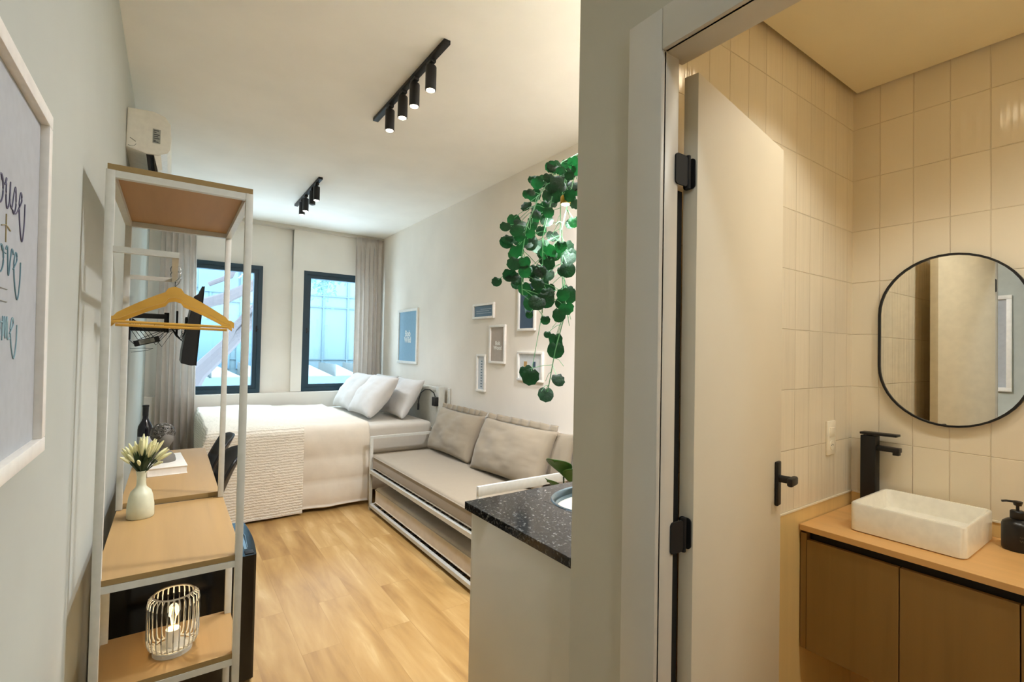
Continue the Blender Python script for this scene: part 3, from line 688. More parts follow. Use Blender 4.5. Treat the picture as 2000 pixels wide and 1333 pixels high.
# ------------------------------------------------------------------ desk
dk = thing('oak_desk', 'oak topped desk reaching from the shelf unit to the curtain', 'desk', (0, 0, 0))
o = MB().box(-.160, 2.632, .748, .200, 3.80, .770, .001).build('desk_top', M['oak'], dk, smooth=False)
o.data.materials.append(M['oakedge'])
for p in o.data.polygons:
    if abs(p.normal.y) > .9 or abs(p.normal.x) > .9: p.material_index = 1
for x in (-.148, .188):
    MB().box(x-.011, 3.765, 0, x+.011, 3.787, .748, .001).build('leg', M['metalw'], dk)
    MB().bar((x, 2.65, .737), (x, 3.787, .737), .02, .02).build('side_rail', M['metalw'], dk)
MB().bar((-.148, 3.776, .737), (.188, 3.776, .737), .02, .02).build('side_rail', M['metalw'], dk)
# book, bust, bottle
bk = thing('white_book', 'thick white book lying on the desk under the curly bust', 'book', (-.012, 3.27, .770), math.radians(4))
MB().box(-.086, -.19, 0, .086, .19, .004, .001).box(-.086, -.19, .038, .086, .19, .042, .001).box(-.086, -.19, 0, -.082, .19, .042, .001).build('cover', M['pinkfoil'], bk)
MB().box(-.082, -.186, .004, .083, .186, .038).build('pages', M['frame'], bk, smooth=False)
bs = thing('curly_bust', 'grey decorative bust with curly ringed hair on the white book', 'bust', (-.02, 3.25, .812))
MB().lathe([(0, 0), (.056, 0), (.057, .006), (.052, .030), (.038, .048), (.022, .056), (0, .058)], (0, 0, 0), 32).build('base', M['greycement'], bs, angle=60)
MB().lathe([(.024, .050), (.020, .07), (.026, .09)], (.002, .0, 0), 20).ball((.006, -.01, .125), .044, .85, 1.0, 1.15).build('head', M['greycement'], bs)
m = MB()
cx, cy, cz = -.006, .006, .150
for k in range(34):
    th = k*2.399; ph = math.acos(1-1.55*(k+.5)/34)
    d = Vector((math.sin(ph)*math.cos(th), math.sin(ph)*math.sin(th), math.cos(ph)))
    a = d.cross(Vector((.3, .2, 1))).normalized(); b2 = d.cross(a); c_ = Vector((cx, cy, cz)) + d*.052
    for r2 in (.014, .007):
        m.tube([c_ + a*r2*math.cos(2*PI*q/10) + b2*r2*math.sin(2*PI*q/10) for q in range(11)], .0042, 6, cap=False)
m.ball((cx, cy, cz), .051)
m.build('curly_hair', M['hair'], bs)
wb = thing('wine_bottle', 'dark wine bottle standing on the desk behind the bust', 'bottle', (-.115, 3.62, .770))
MB().lathe([(0, .004), (.030, 0), (.037, .004), (.037, .17), (.034, .19), (.018, .222), (.0145, .235), (.0145, .26)], (0, 0, 0), 28).build('bottle_body', M['wine'], wb, angle=60)
MB().lathe([(.0148, .25), (.0150, .30), (.0165, .301), (.0165, .312), (0, .313)], (0, 0, 0), 24).build('capsule', M['blackp'], wb, angle=50)
MB().lathe([(.0374, .05), (.0374, .13)], (0, 0, 0), 28).build('paper_label', M['poster'], wb)

# ------------------------------------------------------------------ television on swivel arm
tv = thing('television', 'black flat television tilted on its wall arm, seen edge-on', 'television', (0, 3.45, 0))
pf = [(.150, 1.797), (.140, 1.797), (.128, 1.755), (.102, 1.733), (.086, 1.639), (.072, 1.548), (.052, 1.411), (.047, 1.336), (.098, 1.322), (.120, 1.324)]
MB().prism(pf, 'Y', 0, .72).build('housing', M['blackp'], tv, angle=30)
MB().prism([(.151, 1.799), (.1545, 1.799), (.1245, 1.322), (.1205, 1.322)], 'Y', -.004, .724).build('screen', M['gloss'], tv, angle=30)
ar = thing('tv_wall_arm', 'black articulated television bracket with dangling cables on the pale wall', 'tv bracket', (0, 3.78, 0))
MB().box(XL, -.03, 1.47, XL+.018, .03, 1.66, .003).build('wall_plate', M['blackm'], ar)
MB().box(XL+.018, -.018, 1.605, -.03, .018, 1.635, .003).box(XL+.018, -.015, 1.525, -.04, .015, 1.550, .003).build('arm', M['blackm'], ar)
MB().tube([(-.03, 0, 1.52), (-.03, 0, 1.645)], .013, 12).box(-.03, -.014, 1.548, .07, .014, 1.568, .003).box(.018, -.02, 1.50, .03, .02, 1.66, .003).build('elbow', M['blackm'], ar)
MB().box(.066, -.09, 1.47, .079, .09, 1.62, .003).build('tv_plate', M['blackm'], ar)
m = MB()
for k in range(5):
    rn = random.Random(k); y0 = -.02+rn.uniform(-.02, .02)
    m.tube([(-.20, y0, 1.60), (-.21+.02*k, y0-.02, 1.54), (-.17+.03*k, y0, 1.47-.01*k), (-.08+.02*k, y0, 1.52), (0+.01*k, y0, 1.545)], .0022, 6)
    m.tube([(-.01, y0, 1.56), (.02+.01*k, y0-.01, 1.50-.01*k), (.05, y0, 1.47+.02*k), (.07, y0, 1.53)], .0022, 6)
m.build('cables', M['blackp'], ar)
ad = thing('power_adapter', 'black power adapter with a pale label dangling below the television arm', 'power adapter', (-.125, 3.73, 1.462))
ad.rotation_euler = (0, math.radians(-16), 0)
MB().box(-.065, -.015, -.018, .065, .015, .018, .004).build('adapter_body', M['blackp'], ad)
al = MB().box(-.038, -.0165, -.012, .040, -.0148, .013).build('adapter_label', M['label'], ad, smooth=False)
m = MB()
for z in (.007, .001, -.006): m.box(-.03, -.0172, z-.001, .02, -.0166, z+.001)
m.build('label_print', M['ink'], al, smooth=False)
MB().tube([(-.065, 0, 0), (-.085, 0, .04), (-.08, 0, .10), (-.07, 0, .16)], .002, 6).build('adapter_cord', M['blackp'], ad)
MB().tube([(.065, 0, 0), (.09, 0, .02), (.08, 0, .06), (.06, 0, .09)], .002, 6).build('adapter_cord', M['blackp'], ad)
m = MB()
m.tube([(-.09, -.01, -.02), (-.03, -.02, -.035), (.02, -.02, -.05), (-.01, -.02, -.055), (-.09, -.01, -.045)], .0015, 6)
m.build('adapter_cord', M['blackp'], ad)

# ------------------------------------------------------------------ desk chairs
def chair(y, label):
    t = thing('desk_chair', label, 'chair', (.04, y, 0), 0, 'black shell chairs at the desk')
    def bf(u, v):
        yy = (u*2-1); z = .50+v*.385; top = 1-.10*abs(yy)**3
        z = .50+v*.385*top
        x = .155+.10*v+.045*v*v - .062*abs(yy)**2.2
        return (x, yy*(.205-.02*v*v), z)
    MB().grid(bf, 20, 14).build('backrest', M['blackp'], t, angle=180, solid=.012)
    def sf(u, v):
        x = -.21+u*.37; z = .455-.02*math.sin(u*PI)+.05*max(0, u-.8)/.2; yy = (v*2-1)*.205*(1-.08*(1-u)**2); z += .02*abs(v*2-1)**3
        return (x, yy, z)
    MB().grid(sf, 14, 14).build('seat', M['blackp'], t, angle=180, solid=.012)
    for sx, sy in ((-1, -1), (-1, 1), (1, -1), (1, 1)):
        MB().tube([(sx*.12-.02, sy*.12, .44), (sx*.19-.02, sy*.185, 0)], .011, 8).build('leg', M['blackm'], t)
    return t
chair(3.06, 'black shell chair nearer the fridge, pushed under the desk')
chair(3.56, 'black shell chair nearer the curtain, pushed under the desk')

# ------------------------------------------------------------------ soft-goods helpers
def pillow_mesh(w, h_, th, seed=1, n=26, flange=0, pw=.42):
    rn = Vector((seed*3.1, seed*1.7, 0))
    def P(u, v, s_):
        a = u*2-1; b2 = v*2-1
        e = max(0, (1-a*a))**pw * max(0, (1-b2*b2))**pw
        sag = 1-.07*(1-abs(a))*abs(b2)**4-0
        x = a*w/2*(1-.07*(1-b2*b2)*abs(a)**3); y = b2*h_/2*(1-.08*(1-a*a)*abs(b2)**3)
        nz = noise.noise(Vector((a*2.2, b2*2.2, s_))+rn)*.20 + noise.noise(Vector((a*5, b2*9, s_))+rn)*.09*(1-e*.4)
        return (x, y, s_*th/2*e*(1+nz))
    m = MB(); m.grid(lambda u, v: P(u, v, 1), n, n); m.grid(lambda u, v: P(u, v, -1), n, n)
    bmesh.ops.remove_doubles(m.b, verts=m.b.verts, dist=.0006); return m
def place(o, loc, zdir, xdir):
    """local x = width along xdir, local z = thickness towards zdir"""
    z = Vector(zdir).normalized(); x = Vector(xdir); x = (x - z*x.dot(z)).normalized(); y = z.cross(x)
    o.matrix_world = Matrix.Translation(loc) @ Matrix((x, y, z)).transposed().to_4x4()

# ------------------------------------------------------------------ bed
bed = thing('bed', 'wide bed under the windows with a white headboard frame', 'bed', (0, 0, 0))
BX0, BX1, BY0, BY1, BZ = .28, 2.20, 4.53, 6.24, .715
MB().box(BX0+.02, BY0+.02, .10, BX1, BY1, .44, .02).build('bed_base', M['grey2'], bed)
for x in (BX0+.1, BX1-.1):
    for y in (BY0+.12, BY1-.12): MB().tube([(x, y, 0), (x, y, .11)], .025, 12).build('leg', M['blackp'], bed)
MB().box(BX0, BY0, .44, BX1, BY1, BZ, .045, seg=5).build('mattress', M['sheet'], bed)
hb = MB().box(2.215, 4.44, 0, 2.285, 4.50, 1.065, .004).box(2.215, 6.18, 0, 2.285, 6.23, 1.065, .004).box(2.225, 4.49, 1.02, 2.275, 6.19, 1.06, .004).box(2.225, 4.49, .60, 2.275, 6.19, .64, .004)
hb.box(2.24, 4.49, .62, 2.26, 6.19, 1.03).build('headboard', M['metalw'], bed)
MB().box(2.292, 4.36, .60, 2.308, 4.40, 1.055, .003).build('wall_rail', M['metalw'], bed)
def drape(x0, x1, yb, yf, zt, zh, seed, amp=.02, push=0.0, leftx=None, quilt=0, rough=1.0):
    """cloth over the bed: from y=yb on top forward to yf, falling to zh; optional fall over the left end"""
    R = .07; top = yb-yf; fall = zt-zh; L = top+fall
    def f(u, v):
        s_ = v*L
        left = 0
        if leftx is not None:
            xl = leftx; Lx = (x1-xl)+.62; q = u*Lx
            if q < .62: left = .62-q; x = xl
            else: x = xl+(q-.62)
        else: x = x0+(x1-x0)*u
        if s_ < top-R: y = yb-s_; z = zt; k = 0; hang = 0
        elif s_ < top-R+R*PI/2:
            a = (s_-(top-R))/R; y = yf+R-R*math.sin(a); z = zt-R+R*math.cos(a); k = a/(PI/2); hang = 0
        else:
            hang = s_-(top-R+R*PI/2); y = yf; z = zt-R-hang; k = 1
        w1 = noise.noise(Vector((x*3.2, seed, hang*1.2)))*amp*(.3+hang*2.2)*k
        w2 = noise.noise(Vector((x*9, seed+4, hang*7)))*.007*rough
        y -= push*k + w1 + w2*k
        z += (noise.noise(Vector((x*2.4, y*2.4, seed)))*.018 + noise.noise(Vector((x*8, y*8, seed)))*.006*rough)*(1-k)
        if quilt and k == 1:
            y -= .016*abs(math.sin((z-.05)/.21*PI))**.6
        if left > 0:
            d = min(left, .60); cl_ = min(1, d/.07)
            x = xlx(left, leftx, y); z = z-max(0, d-.03) if k < 1 else min(z, zt-d) 
            z = max(z, .09)
        return (x, y, max(z, zh-.005))
    def xlx(d, xl, y): return xl - .035*min(1, d/.08) - .02*noise.noise(Vector((y*4, seed, d*2)))
    return MB().grid(f, 90, 90)
o = drape(0, 1.535, 6.245, 4.485, BZ+.028, .045, 2, .03, .0, BX0, 1).build('duvet', M['duvet'], angle=180, solid=.012)
tag(o, 'cream quilted duvet draped over the front of the bed', 'duvet')
o = drape(0, .955, 6.248, 4.462, BZ+.050, .025, 9, .028, .012, BX0-.02, 0, .6).build('bed_throw', M['throw'], angle=180, solid=.008)
tag(o, 'cream waffle-textured throw across the foot of the bed', 'throw')
def bed_pillow(loc, zd, seed, label, w_=.70, h_=.50, th=.23):
    t = thing('bed_pillow', label, 'pillow', (0, 0, 0), 0, 'white pillows on the bed')
    p = pillow_mesh(w_, h_, th, seed).build('pillow_body', M['pillow'], t, angle=180); place(t, loc, zd, (0, -1, 0)); return t
bed_pillow((1.77, 5.11, .945), (-.80, 0, .62), 1, 'plump white pillow in front on the bed, nearest the daybed')
bed_pillow((2.06, 5.03, .925), (-.86, 0, .52), 2, 'white pillow behind, leaning on the headboard beside the reading lamp', .68, .46, .18)
bed_pillow((1.79, 5.81, .935), (-.80, 0, .60), 3, 'white pillow in front on the bed, nearest the window wall')
bed_pillow((2.08, 5.80, .925), (-.86, 0, .52), 4, 'white pillow behind, leaning on the headboard nearest the curtain', .68, .46, .18)
rl = thing('reading_lamp', 'black gooseneck reading lamp clamped to the white headboard', 'lamp', (2.215, 4.47, .92))
MB().box(-.045, -.035, -.045, 0, .035, .045, .005).build('mount_box', M['blackp'], rl)
MB().tube([(-.02, .0, .04), (-.025, .03, .085), (-.05, .07, .115), (-.09, .10, .115), (-.125, .12, .08), (-.14, .13, .02), (-.145, .13, -.03)], .0055, 10).build('gooseneck', M['blackp'], rl)
MB().tube([(-.145, .13, -.025), (-.147, .13, -.09)], .011, 14).build('lamp_head', M['blackp'], rl)

# ------------------------------------------------------------------ daybed
db = thing('daybed', 'white metal framed daybed with taupe mattress and pull-out trundle', 'daybed', (0, 0, 0))
FX, BXr, NY, FY = 1.497, 2.285, 2.445, 4.312
T = .026
def dbox(nm, *a, mat='metalw', bev=.002, parent=None): return MB().box(*a, bev).build(nm, M[mat], parent or db)
for x, y, zt in ((FX, NY, .652), (FX, FY, .652), (BXr, NY, .86), (BXr, FY, .86)): dbox('leg', x-T/2, y-T/2, 0, x+T/2, y+T/2, zt)
MB().box(FX-.0145, NY-.0145, .596, BXr, NY+.006, .6535, .001).build('arm_rail', M['metalw'], db)
MB().bar((FX, FY, .641), (BXr, FY, .641), .022, .022).build('arm_rail', M['metalw'], db)
for y in (NY, FY):
    MB().bar((FX, y, .342), (BXr, y, .342), .026, .030).build('end_rail', M['metalw'], db)
    MB().bar((FX, y, .035), (BXr, y, .035), .026, .026).build('end_rail', M['metalw'], db)
MB().bar((FX, NY, .342), (FX, FY, .342), .030, .030).build('side_rail', M['metalw'], db)
MB().bar((BXr, NY, .342), (BXr, FY, .342), .026, .030).build('side_rail', M['metalw'], db)
MB().bar((FX, NY, .042), (FX, FY, .042), .026, .026).build('side_rail', M['metalw'], db)
MB().bar((BXr, NY, .848), (BXr, FY, .848), .024, .024).build('back_rail', M['metalw'], db)
m = MB()
for k in range(15):
    y = NY+.08+k*.122; m.box(FX+.010, y, .345, BXr-.01, y+.06, .360)
m.build('slats', M['dark'], db, smooth=False)
def mattress(nm, x0, y0, z0, x1, y1, z1, mat):
    def pr(m): return m.box(x0, y0, z0, x1, y1, z1, .028, seg=4)
    a = pr(MB()).build(nm, mat, db)
    r = .0045; m = MB()
    for z in (z0+.018, z1-.018):
        m.tube([(x0-.001, y0+.02, z), (x0-.001, y1-.02, z), (x0+.02, y1+.001, z), (x1-.02, y1+.001, z)], r, 6)
    m.build('piping', mat, a)
mattress('mattress', FX+.006, NY+.012, .362, BXr-.015, FY-.015, .492, M['grey'])
mattress('trundle_mattress', FX+.02, NY+.04, .062, BXr-.03, FY-.05, .205, M['grey2'])
m = MB()
for k in range(14):
    y = NY+.08+k*.125; m.box(FX+.015, y, .045, BXr-.03, y+.05, .058)
m.build('trundle_slats', M['dark'], db, smooth=False)
def cushion(loc, zd, xd, w_, h_, th, seed, label, mat='grey', fl=True):
    t = thing('daybed_cushion', label, 'cushion', (0, 0, 0), 0, 'taupe cushions on the daybed')
    pillow_mesh(w_, h_, th, seed, 28, pw=.36).build('cushion_body', M[mat], t, angle=180)
    if fl:
        def ff(u, v):
            x = (u*2-1)*w_/2*.97; wv = .012*noise.noise(Vector((x*14, seed, 0)))+.006*math.sin(x*60)
            return (x, h_/2-.012+v*.050, wv*(.3+v)*1.6)
        MB().grid(ff, 60, 3).build('ruffle', M[mat], t, angle=180, solid=.004)
    place(t, loc, zd, xd); return t
cushion((2.13, 3.93, .688), (-.92, 0, .36), (0, -1, 0), .80, .42, .20, 5, 'taupe ruffled cushion on the daybed, nearest the bed')
cushion((2.12, 3.02, .690), (-.92, -.06, .36), (.06, -1, 0), .86, .43, .21, 6, 'taupe ruffled cushion in the middle of the daybed')
cushion((2.235, 2.64, .69), (-.97, 0, .18), (0, -1, 0), .34, .40, .085, 7, 'taupe cushion tucked behind at the counter end of the daybed', fl=False)

# ------------------------------------------------------------------ broad-leaf plant behind the counter
bp = thing('broad_leaf_plant', 'green broad-leaved plant just behind the granite counter', 'potted plant', (1.80, 2.00, 0))
MB().lathe([(0, 0), (.10, 0), (.13, .26), (.14, .27), (.125, .27), (.115, .24), (0, .24)], (0, 0, 0), 30).build('pot', M['pot'], bp, angle=50)
m = MB(); st = MB()
for (a, r0, zt, ln, wd) in ((200, .02, .80, .24, .15), (240, .02, .76, .24, .13), (180, .02, .70, .2, .12), (330, .02, .60, .28, .09), (60, .02, .56, .28, .09), (130, .02, .52, .26, .08)):
    an = math.radians(a); d = Vector((math.cos(an), math.sin(an), 0)); p0 = d*.02+Vector((0, 0, .24)); p1 = d*.07+Vector((0, 0, zt-.02))
    st.tube([p0, p0.lerp(p1, .5)+Vector((0, 0, .02)), p1], .005, 6)
    side = d.cross(Vector((0, 0, 1)))
    def lf(u, v, p1=p1, d=d, side=side, ln=ln, wd=wd):
        q = p1 + d*(ln*.45*u) + Vector((0, 0, ln*.75*u-ln*.35*u*u)); ww = wd*math.sin(PI*min(1, u*.97+.03))**.7
        return q + side*ww*(v*2-1)*.5 + Vector((0, 0, abs(v*2-1)*.015))
    m.grid(lf, 12, 6)
m.build('leaves', M['green_leaf'], bp, angle=180, solid=.002); st.build('stems', M['greenery'], bp)

# ------------------------------------------------------------------ kitchenette
kc = thing('kitchen_cabinet', 'pale base cabinet carrying the black granite counter', 'kitchen cabinet', (0, 0, 0))
MB().box(.90, .942, 0, 2.305, 1.51, .868, .002).build('carcass', M['cabinet'], kc)
for k in range(3):
    d_ = MB().box(.905+k*.466, 1.511, .10, .905+k*.466+.462, 1.529, .862, .002).build('door', M['cabinet'], kc)
    MB().box(.905+k*.466+.40, 1.530, .70, .905+k*.466+.412, 1.545, .82, .002).build('handle', M['blackm'], d_)
ct = thing('granite_counter', 'speckled black granite counter with a polished edge', 'countertop', (0, 0, 0))
sx0, sx1, sy0, sy1 = 1.135, 1.555, 1.14, 1.48
m = MB().box(.885, .942, .872, sx0, 1.545, .90, .001).box(sx1, .942, .872, 2.308, 1.545, .90, .001).box(sx0, .942, .872, sx1, sy0, .90).box(sx0, sy1, .872, sx1, 1.545, .90)
m.build('slab', M['granite'], ct, smooth=False)
def ov(r, k, n=40): return (1.345+r*.21*math.cos(2*PI*k/n), 1.31+r*.17*math.sin(2*PI*k/n))
m = MB(); n = 40
# granite infill ring around the oval bowl
outer = []
for k in range(n):
    a = 2*PI*k/n; c, s_ = math.cos(a), math.sin(a); q = 1/max(abs(c), abs(s_)); outer.append((1.345+.21*c*q, 1.31+.17*s_*q))
A = [m.b.verts.new((x, y, .8995)) for x, y in outer]; B = [m.b.verts.new((*ov(.94, k), .8995)) for k in range(n)]
for k in range(n): m.b.faces.new((A[k], A[(k+1) % n], B[(k+1) % n], B[k]))
m.build('slab_cutout', M['granite'], ct, smooth=False, solid=.002)
ks = thing('kitchen_sink', 'oval stainless steel sink bowl set in the granite counter', 'sink', (1.345, 1.31, .90))
m = MB(); rings = []
for r, z in ((1.0, .001), (.985, .004), (.94, .001), (.90, -.02), (.86, -.10), (.78, -.135), (.5, -.15), (.08, -.155)):
    rings.append([m.b.verts.new((r*.21*math.cos(2*PI*k/44), r*.17*math.sin(2*PI*k/44), z)) for k in range(44)])
for A, B in zip(rings, rings[1:]):
    for k in range(44): m.b.faces.new((A[k], A[(k+1) % 44], B[(k+1) % 44], B[k]))
m.b.faces.new(rings[-1]); m.build('bowl', M['steel'], ks, angle=60)
MB().lathe([(0, -.152), (.03, -.152), (.035, -.150), (.03, -.149), (0, -.150)], (0, 0, 0), 24).build('drain', M['chrome'], ks)
# wall cabinet beside the plant
wc = thing('kitchen_wall_cabinet', 'pale wall cabinet above the granite counter', 'wall cabinet', (0, 0, 0))
MB().box(1.34, .942, 1.62, 2.305, 1.24, 2.30, .002).build('carcass', M['cabinet'], wc)
for k in range(2): MB().box(1.342+k*.482, 1.241, 1.622, 1.342+k*.482+.478, 1.258, 2.298, .002).build('door', M['cabinet'], wc)

# ------------------------------------------------------------------ trailing plant
LEAVES = [(1.203,1.461,2.172,.019),(1.209,1.427,2.148,.014),(1.305,1.503,2.218,.017),(1.283,1.44,2.2,.021),(1.281,1.417,2.163,.018),(1.328,1.504,2.183,.02),(1.418,1.639,2.224,.018),(1.246,1.608,2.16,.028),(1.272,1.599,2.173,.021),(1.175,1.458,2.121,.016),(1.169,1.54,2.075,.022),(1.104,1.472,2.054,.014),(1.163,1.445,2.049,.016),(1.174,1.428,2.074,.016),(1.235,1.456,2.102,.021),(1.427,1.641,2.187,.026),(1.439,1.616,2.187,.024),(1.457,1.61,2.172,.02),(1.376,1.608,2.134,.021),(1.277,1.45,2.07,.02),(1.336,1.481,2.057,.019),(1.306,1.563,2.096,.019),(1.245,1.59,2.045,.021),(1.296,1.622,2.075,.018),(1.341,1.629,2.098,.018),(1.151,1.423,1.975,.017),(1.195,1.558,1.991,.018),(1.265,1.575,1.996,.022),(1.099,1.532,1.947,.021),(1.021,1.446,1.891,.021),(1.145,1.523,1.942,.019),(1.066,1.423,1.883,.015),(1.288,1.643,1.968,.019),(1.158,1.625,1.907,.021),(1.118,1.542,1.883,.018),(1.33,1.478,1.979,.018),(1.349,1.636,1.955,.022),(1.166,1.549,1.883,.025),(1.253,1.629,1.893,.028),(1.278,1.62,1.891,.028),(1.134,1.532,1.868,.018),(1.219,1.508,1.845,.026),(1.286,1.556,1.853,.026),(1.069,1.512,1.831,.022),(1.012,1.442,1.768,.023),(1.026,1.479,1.727,.021),(1.147,1.611,1.739,.02),(1.033,1.411,1.77,.018),(1.035,1.412,1.738,.019),(1.37,1.563,1.894,.025),(1.255,1.473,1.867,.02),(1.366,1.539,1.861,.023),(1.341,1.523,1.839,.026),(1.21,1.489,1.794,.019),(1.349,1.659,1.79,.022),(1.141,1.451,1.751,.019),(1.152,1.507,1.736,.018),(1.13,1.453,1.705,.02),(1.237,1.564,1.723,.025),(1.293,1.472,1.778,.025),(1.285,1.493,1.776,.017),(1.298,1.594,1.711,.021),(1.088,1.483,1.686,.02),(1.183,1.545,1.676,.021),(1.237,1.635,1.651,.026),(1.106,1.426,1.631,.026),(1.14,1.416,1.644,.026),(1.184,1.46,1.673,.021),(1.401,1.599,1.712,.025),(1.384,1.56,1.69,.026),(1.265,1.462,1.676,.021),(1.272,1.486,1.643,.018),(1.268,1.446,1.617,.024),(1.296,1.519,1.599,.024),(1.135,1.411,1.566,.014),(1.284,1.581,1.52,.012),(1.373,1.633,1.502,.023),(1.387,1.648,1.481,.025),(1.339,1.591,1.455,.028),(1.229,1.65,1.362,.024),(1.065,1.405,1.357,.025),(1.259,1.475,1.339,.022),(1.339,1.651,1.263,.027),(1.203,1.602,1.598,.012)]
hp = thing('trailing_plant', 'trailing plant of round green leaves hanging beside the bathroom partition', 'hanging plant', (1.49, 1.51, 2.30))
MB().lathe([(0, -.10), (.055, -.10), (.075, .02), (.085, .04), (.078, .04), (.068, .02), (0, .02)], (0, 0, 0), 30).build('pot', M['pot'], hp, angle=50)
m = MB()
for k in range(3):
    a = 2*PI*k/3; m.tube([(.08*math.cos(a), .08*math.sin(a), .035), (0, 0, .40), (0, 0, ZC-2.30)], .0022, 6)
m.build('hanging_cords', M['blackp'], hp)
lm = MB(); sm = MB(); rn = random.Random(11); O = Vector((1.49, 1.51, 2.30))
VN = [[Vector(p) for p in v_] for v_ in (
    ((1.45, 1.50, 2.33), (1.38, 1.51, 2.26), (1.33, 1.50, 2.12), (1.30, 1.52, 1.95), (1.33, 1.54, 1.80), (1.33, 1.52, 1.62), (1.31, 1.56, 1.45), (1.29, 1.58, 1.28)),
    ((1.45, 1.52, 2.33), (1.32, 1.52, 2.24), (1.24, 1.51, 2.08), (1.20, 1.52, 1.90), (1.19, 1.50, 1.74), (1.19, 1.50, 1.60)),
    ((1.45, 1.50, 2.33), (1.28, 1.50, 2.22), (1.16, 1.49, 2.06), (1.09, 1.48, 1.92), (1.06, 1.47, 1.78), (1.07, 1.47, 1.66)),
    ((1.45, 1.54, 2.33), (1.38, 1.58, 2.26), (1.36, 1.60, 2.10), (1.36, 1.60, 1.92), (1.38, 1.60, 1.74), (1.36, 1.58, 1.58)))]
def samp(v_):
    out = []
    for a, b2 in zip(v_, v_[1:]):
        for k in range(6): out.append(a.lerp(b2, k/6))
    out.append(v_[-1]); return out
VS = [samp(v_) for v_ in VN]; ALL = [p for v_ in VS for p in v_]
for v_ in VS: sm.tube([p-O for p in v_], .0022, 6)
LEAVES2 = list(LEAVES)
for k in range(46):
    p = rn.choice(LEAVES[:58]); LEAVES2.append((p[0]+rn.uniform(-.03, .03), p[1]+rn.uniform(.0, .07), p[2]+rn.uniform(-.04, .03), rn.uniform(.015, .022)))
for (x, y, z, r) in LEAVES2:
    c = Vector((x, y, z)); r *= 1.32
    nd = Vector((-.62+rn.uniform(-.45, .45), -.72+rn.uniform(-.45, .45), rn.uniform(-.25, .5))).normalized()
    up = (Vector((rn.uniform(-.5, .5), 0, 1))-nd*nd.z).normalized(); sd = nd.cross(up)
    rows = []
    n1 = 18
    ctr = lm.b.verts.new(c - nd*.003 - O)
    prev = [ctr]*n1
    for q, rr_ in enumerate((.35, .7, 1.0)):
        cur = []
        for k in range(n1):
            a = 2*PI*(k+.5)/n1; notch = 1-.35*max(0, math.cos(a-PI/2)-.93)/.07*(rr_**2)
            wob = 1+.04*math.sin(a*9+x*50)
            dome = (.004*rr_**2 - .002*math.sin(a*9)*rr_)
            cur.append(lm.b.verts.new(c + (sd*math.cos(a)+up*math.sin(a))*r*rr_*notch*(wob if rr_ == 1 else 1) - nd*dome - O))
        for k in range(n1):
            if q == 0: lm.b.faces.new((ctr, cur[k], cur[(k+1) % n1]))
            else: lm.b.faces.new((prev[k], cur[k], cur[(k+1) % n1], prev[(k+1) % n1]))
        prev = cur
    tgt = min(ALL, key=lambda p: (p-c-Vector((0, 0, .05))).length); base = c+nd*-.003+up*r*.2
    mid = base.lerp(tgt, .5)+Vector((0, 0, .012))-nd*.012
    sm.tube([q-O for q in (base, base.lerp(mid, .6), mid.lerp(tgt, .35), tgt)], .0013, 5)
for k in range(46):
    p = rn.choice(ALL[6:]); q = p+Vector((rn.uniform(-.06, .05), rn.uniform(-.05, .05), rn.uniform(-.07, .03)))
    sm.tube([p-O, p.lerp(q, .5)+Vector((0, 0, .01))-O, q-O], .0012, 5)
lm.build('round_leaves', M['leaf'], hp, angle=180); sm.build('vine_stems', M['stem'], hp)
ps = thing('plant_spotlight', 'small lit spotlight shining down through the trailing plant', 'spotlight', (1.292, 1.49, 2.05))
MB().lathe([(0, .03), (.018, .03), (.021, .025), (.021, 0), (.018, -.003), (.016, .004), (0, .004)], (0, 0, 0), 24).build('lamp_body', M['brass'], ps)
MB().lathe([(0, .002), (.0155, .002), (.0165, -.006), (0, -.011)], (0, 0, 0), 20).build('lamp_lens', M['led_cool'], ps)
MB().tube([(0, 0, .028), (.02, -.05, .05), (.06, -.20, .05), (.075, -.236, .05)], .004, 8).build('lamp_arm', M['blackm'], ps)

# ------------------------------------------------------------------ bathroom vanity
vt = thing('bathroom_vanity', 'wall-hung oak vanity cabinet under the washbasin', 'vanity', (0, 0, 0))
VF = 1.860; VZ = .852; VB = .418
MB().box(VF, .818, VB, VF+.018, .838, VZ-.03, .001).box(VF+.02, -.42, VB, 2.29, .838, VB+.018).box(2.27, -.42, VB+.018, 2.29, .838, VZ-.022).box(VF+.02, .820, VB+.018, 2.27, .838, VZ-.022).box(VF+.02, -.42, VB+.018, 2.27, -.402, VZ-.022).build('carcass', M['oakv'], vt, smooth=False)
MB().box(VF+.03, -.40, VZ-.075, VF+.045, .818, VZ-.021).build('finger_groove_shade', M['dark'], vt, smooth=False)  # dark strip painting the shadow in the recess below the slab
for k, (y0, y1) in enumerate(((.5515, .8165), (.2895, .5485), (.0275, .2865), (-.2225, .0245), (-.42, -.2255))):
    MB().box(VF-.002, y0, VB, VF+.016, y1, VZ-.050, .001).build('door', M['oakv'], vt, smooth=False)
vc = thing('vanity_counter', 'oak-look counter slab under the washbasin', 'countertop', (0, 0, 0))
MB().box(1.850, -.43, VZ-.020, 2.294, .838, VZ, .001).build('slab', M['oakt'], vc, smooth=False)
bn = thing('washbasin', 'white rectangular ceramic vessel basin on the oak counter', 'washbasin', (0, 0, VZ))
x0, x1, y0, y1, hh = 1.942, 2.268, .414, .717, .096
def rrect(x0, x1, y0, y1, r, n=6):
    out = []
    for cx, cy, a0 in ((x1-r, y1-r, 0), (x0+r, y1-r, 90), (x0+r, y0+r, 180), (x1-r, y0+r, 270)):
        for k in range(n+1):
            a = math.radians(a0+90*k/n); out.append((cx+r*math.cos(a), cy+r*math.sin(a)))
    return out
m = MB(); R = []
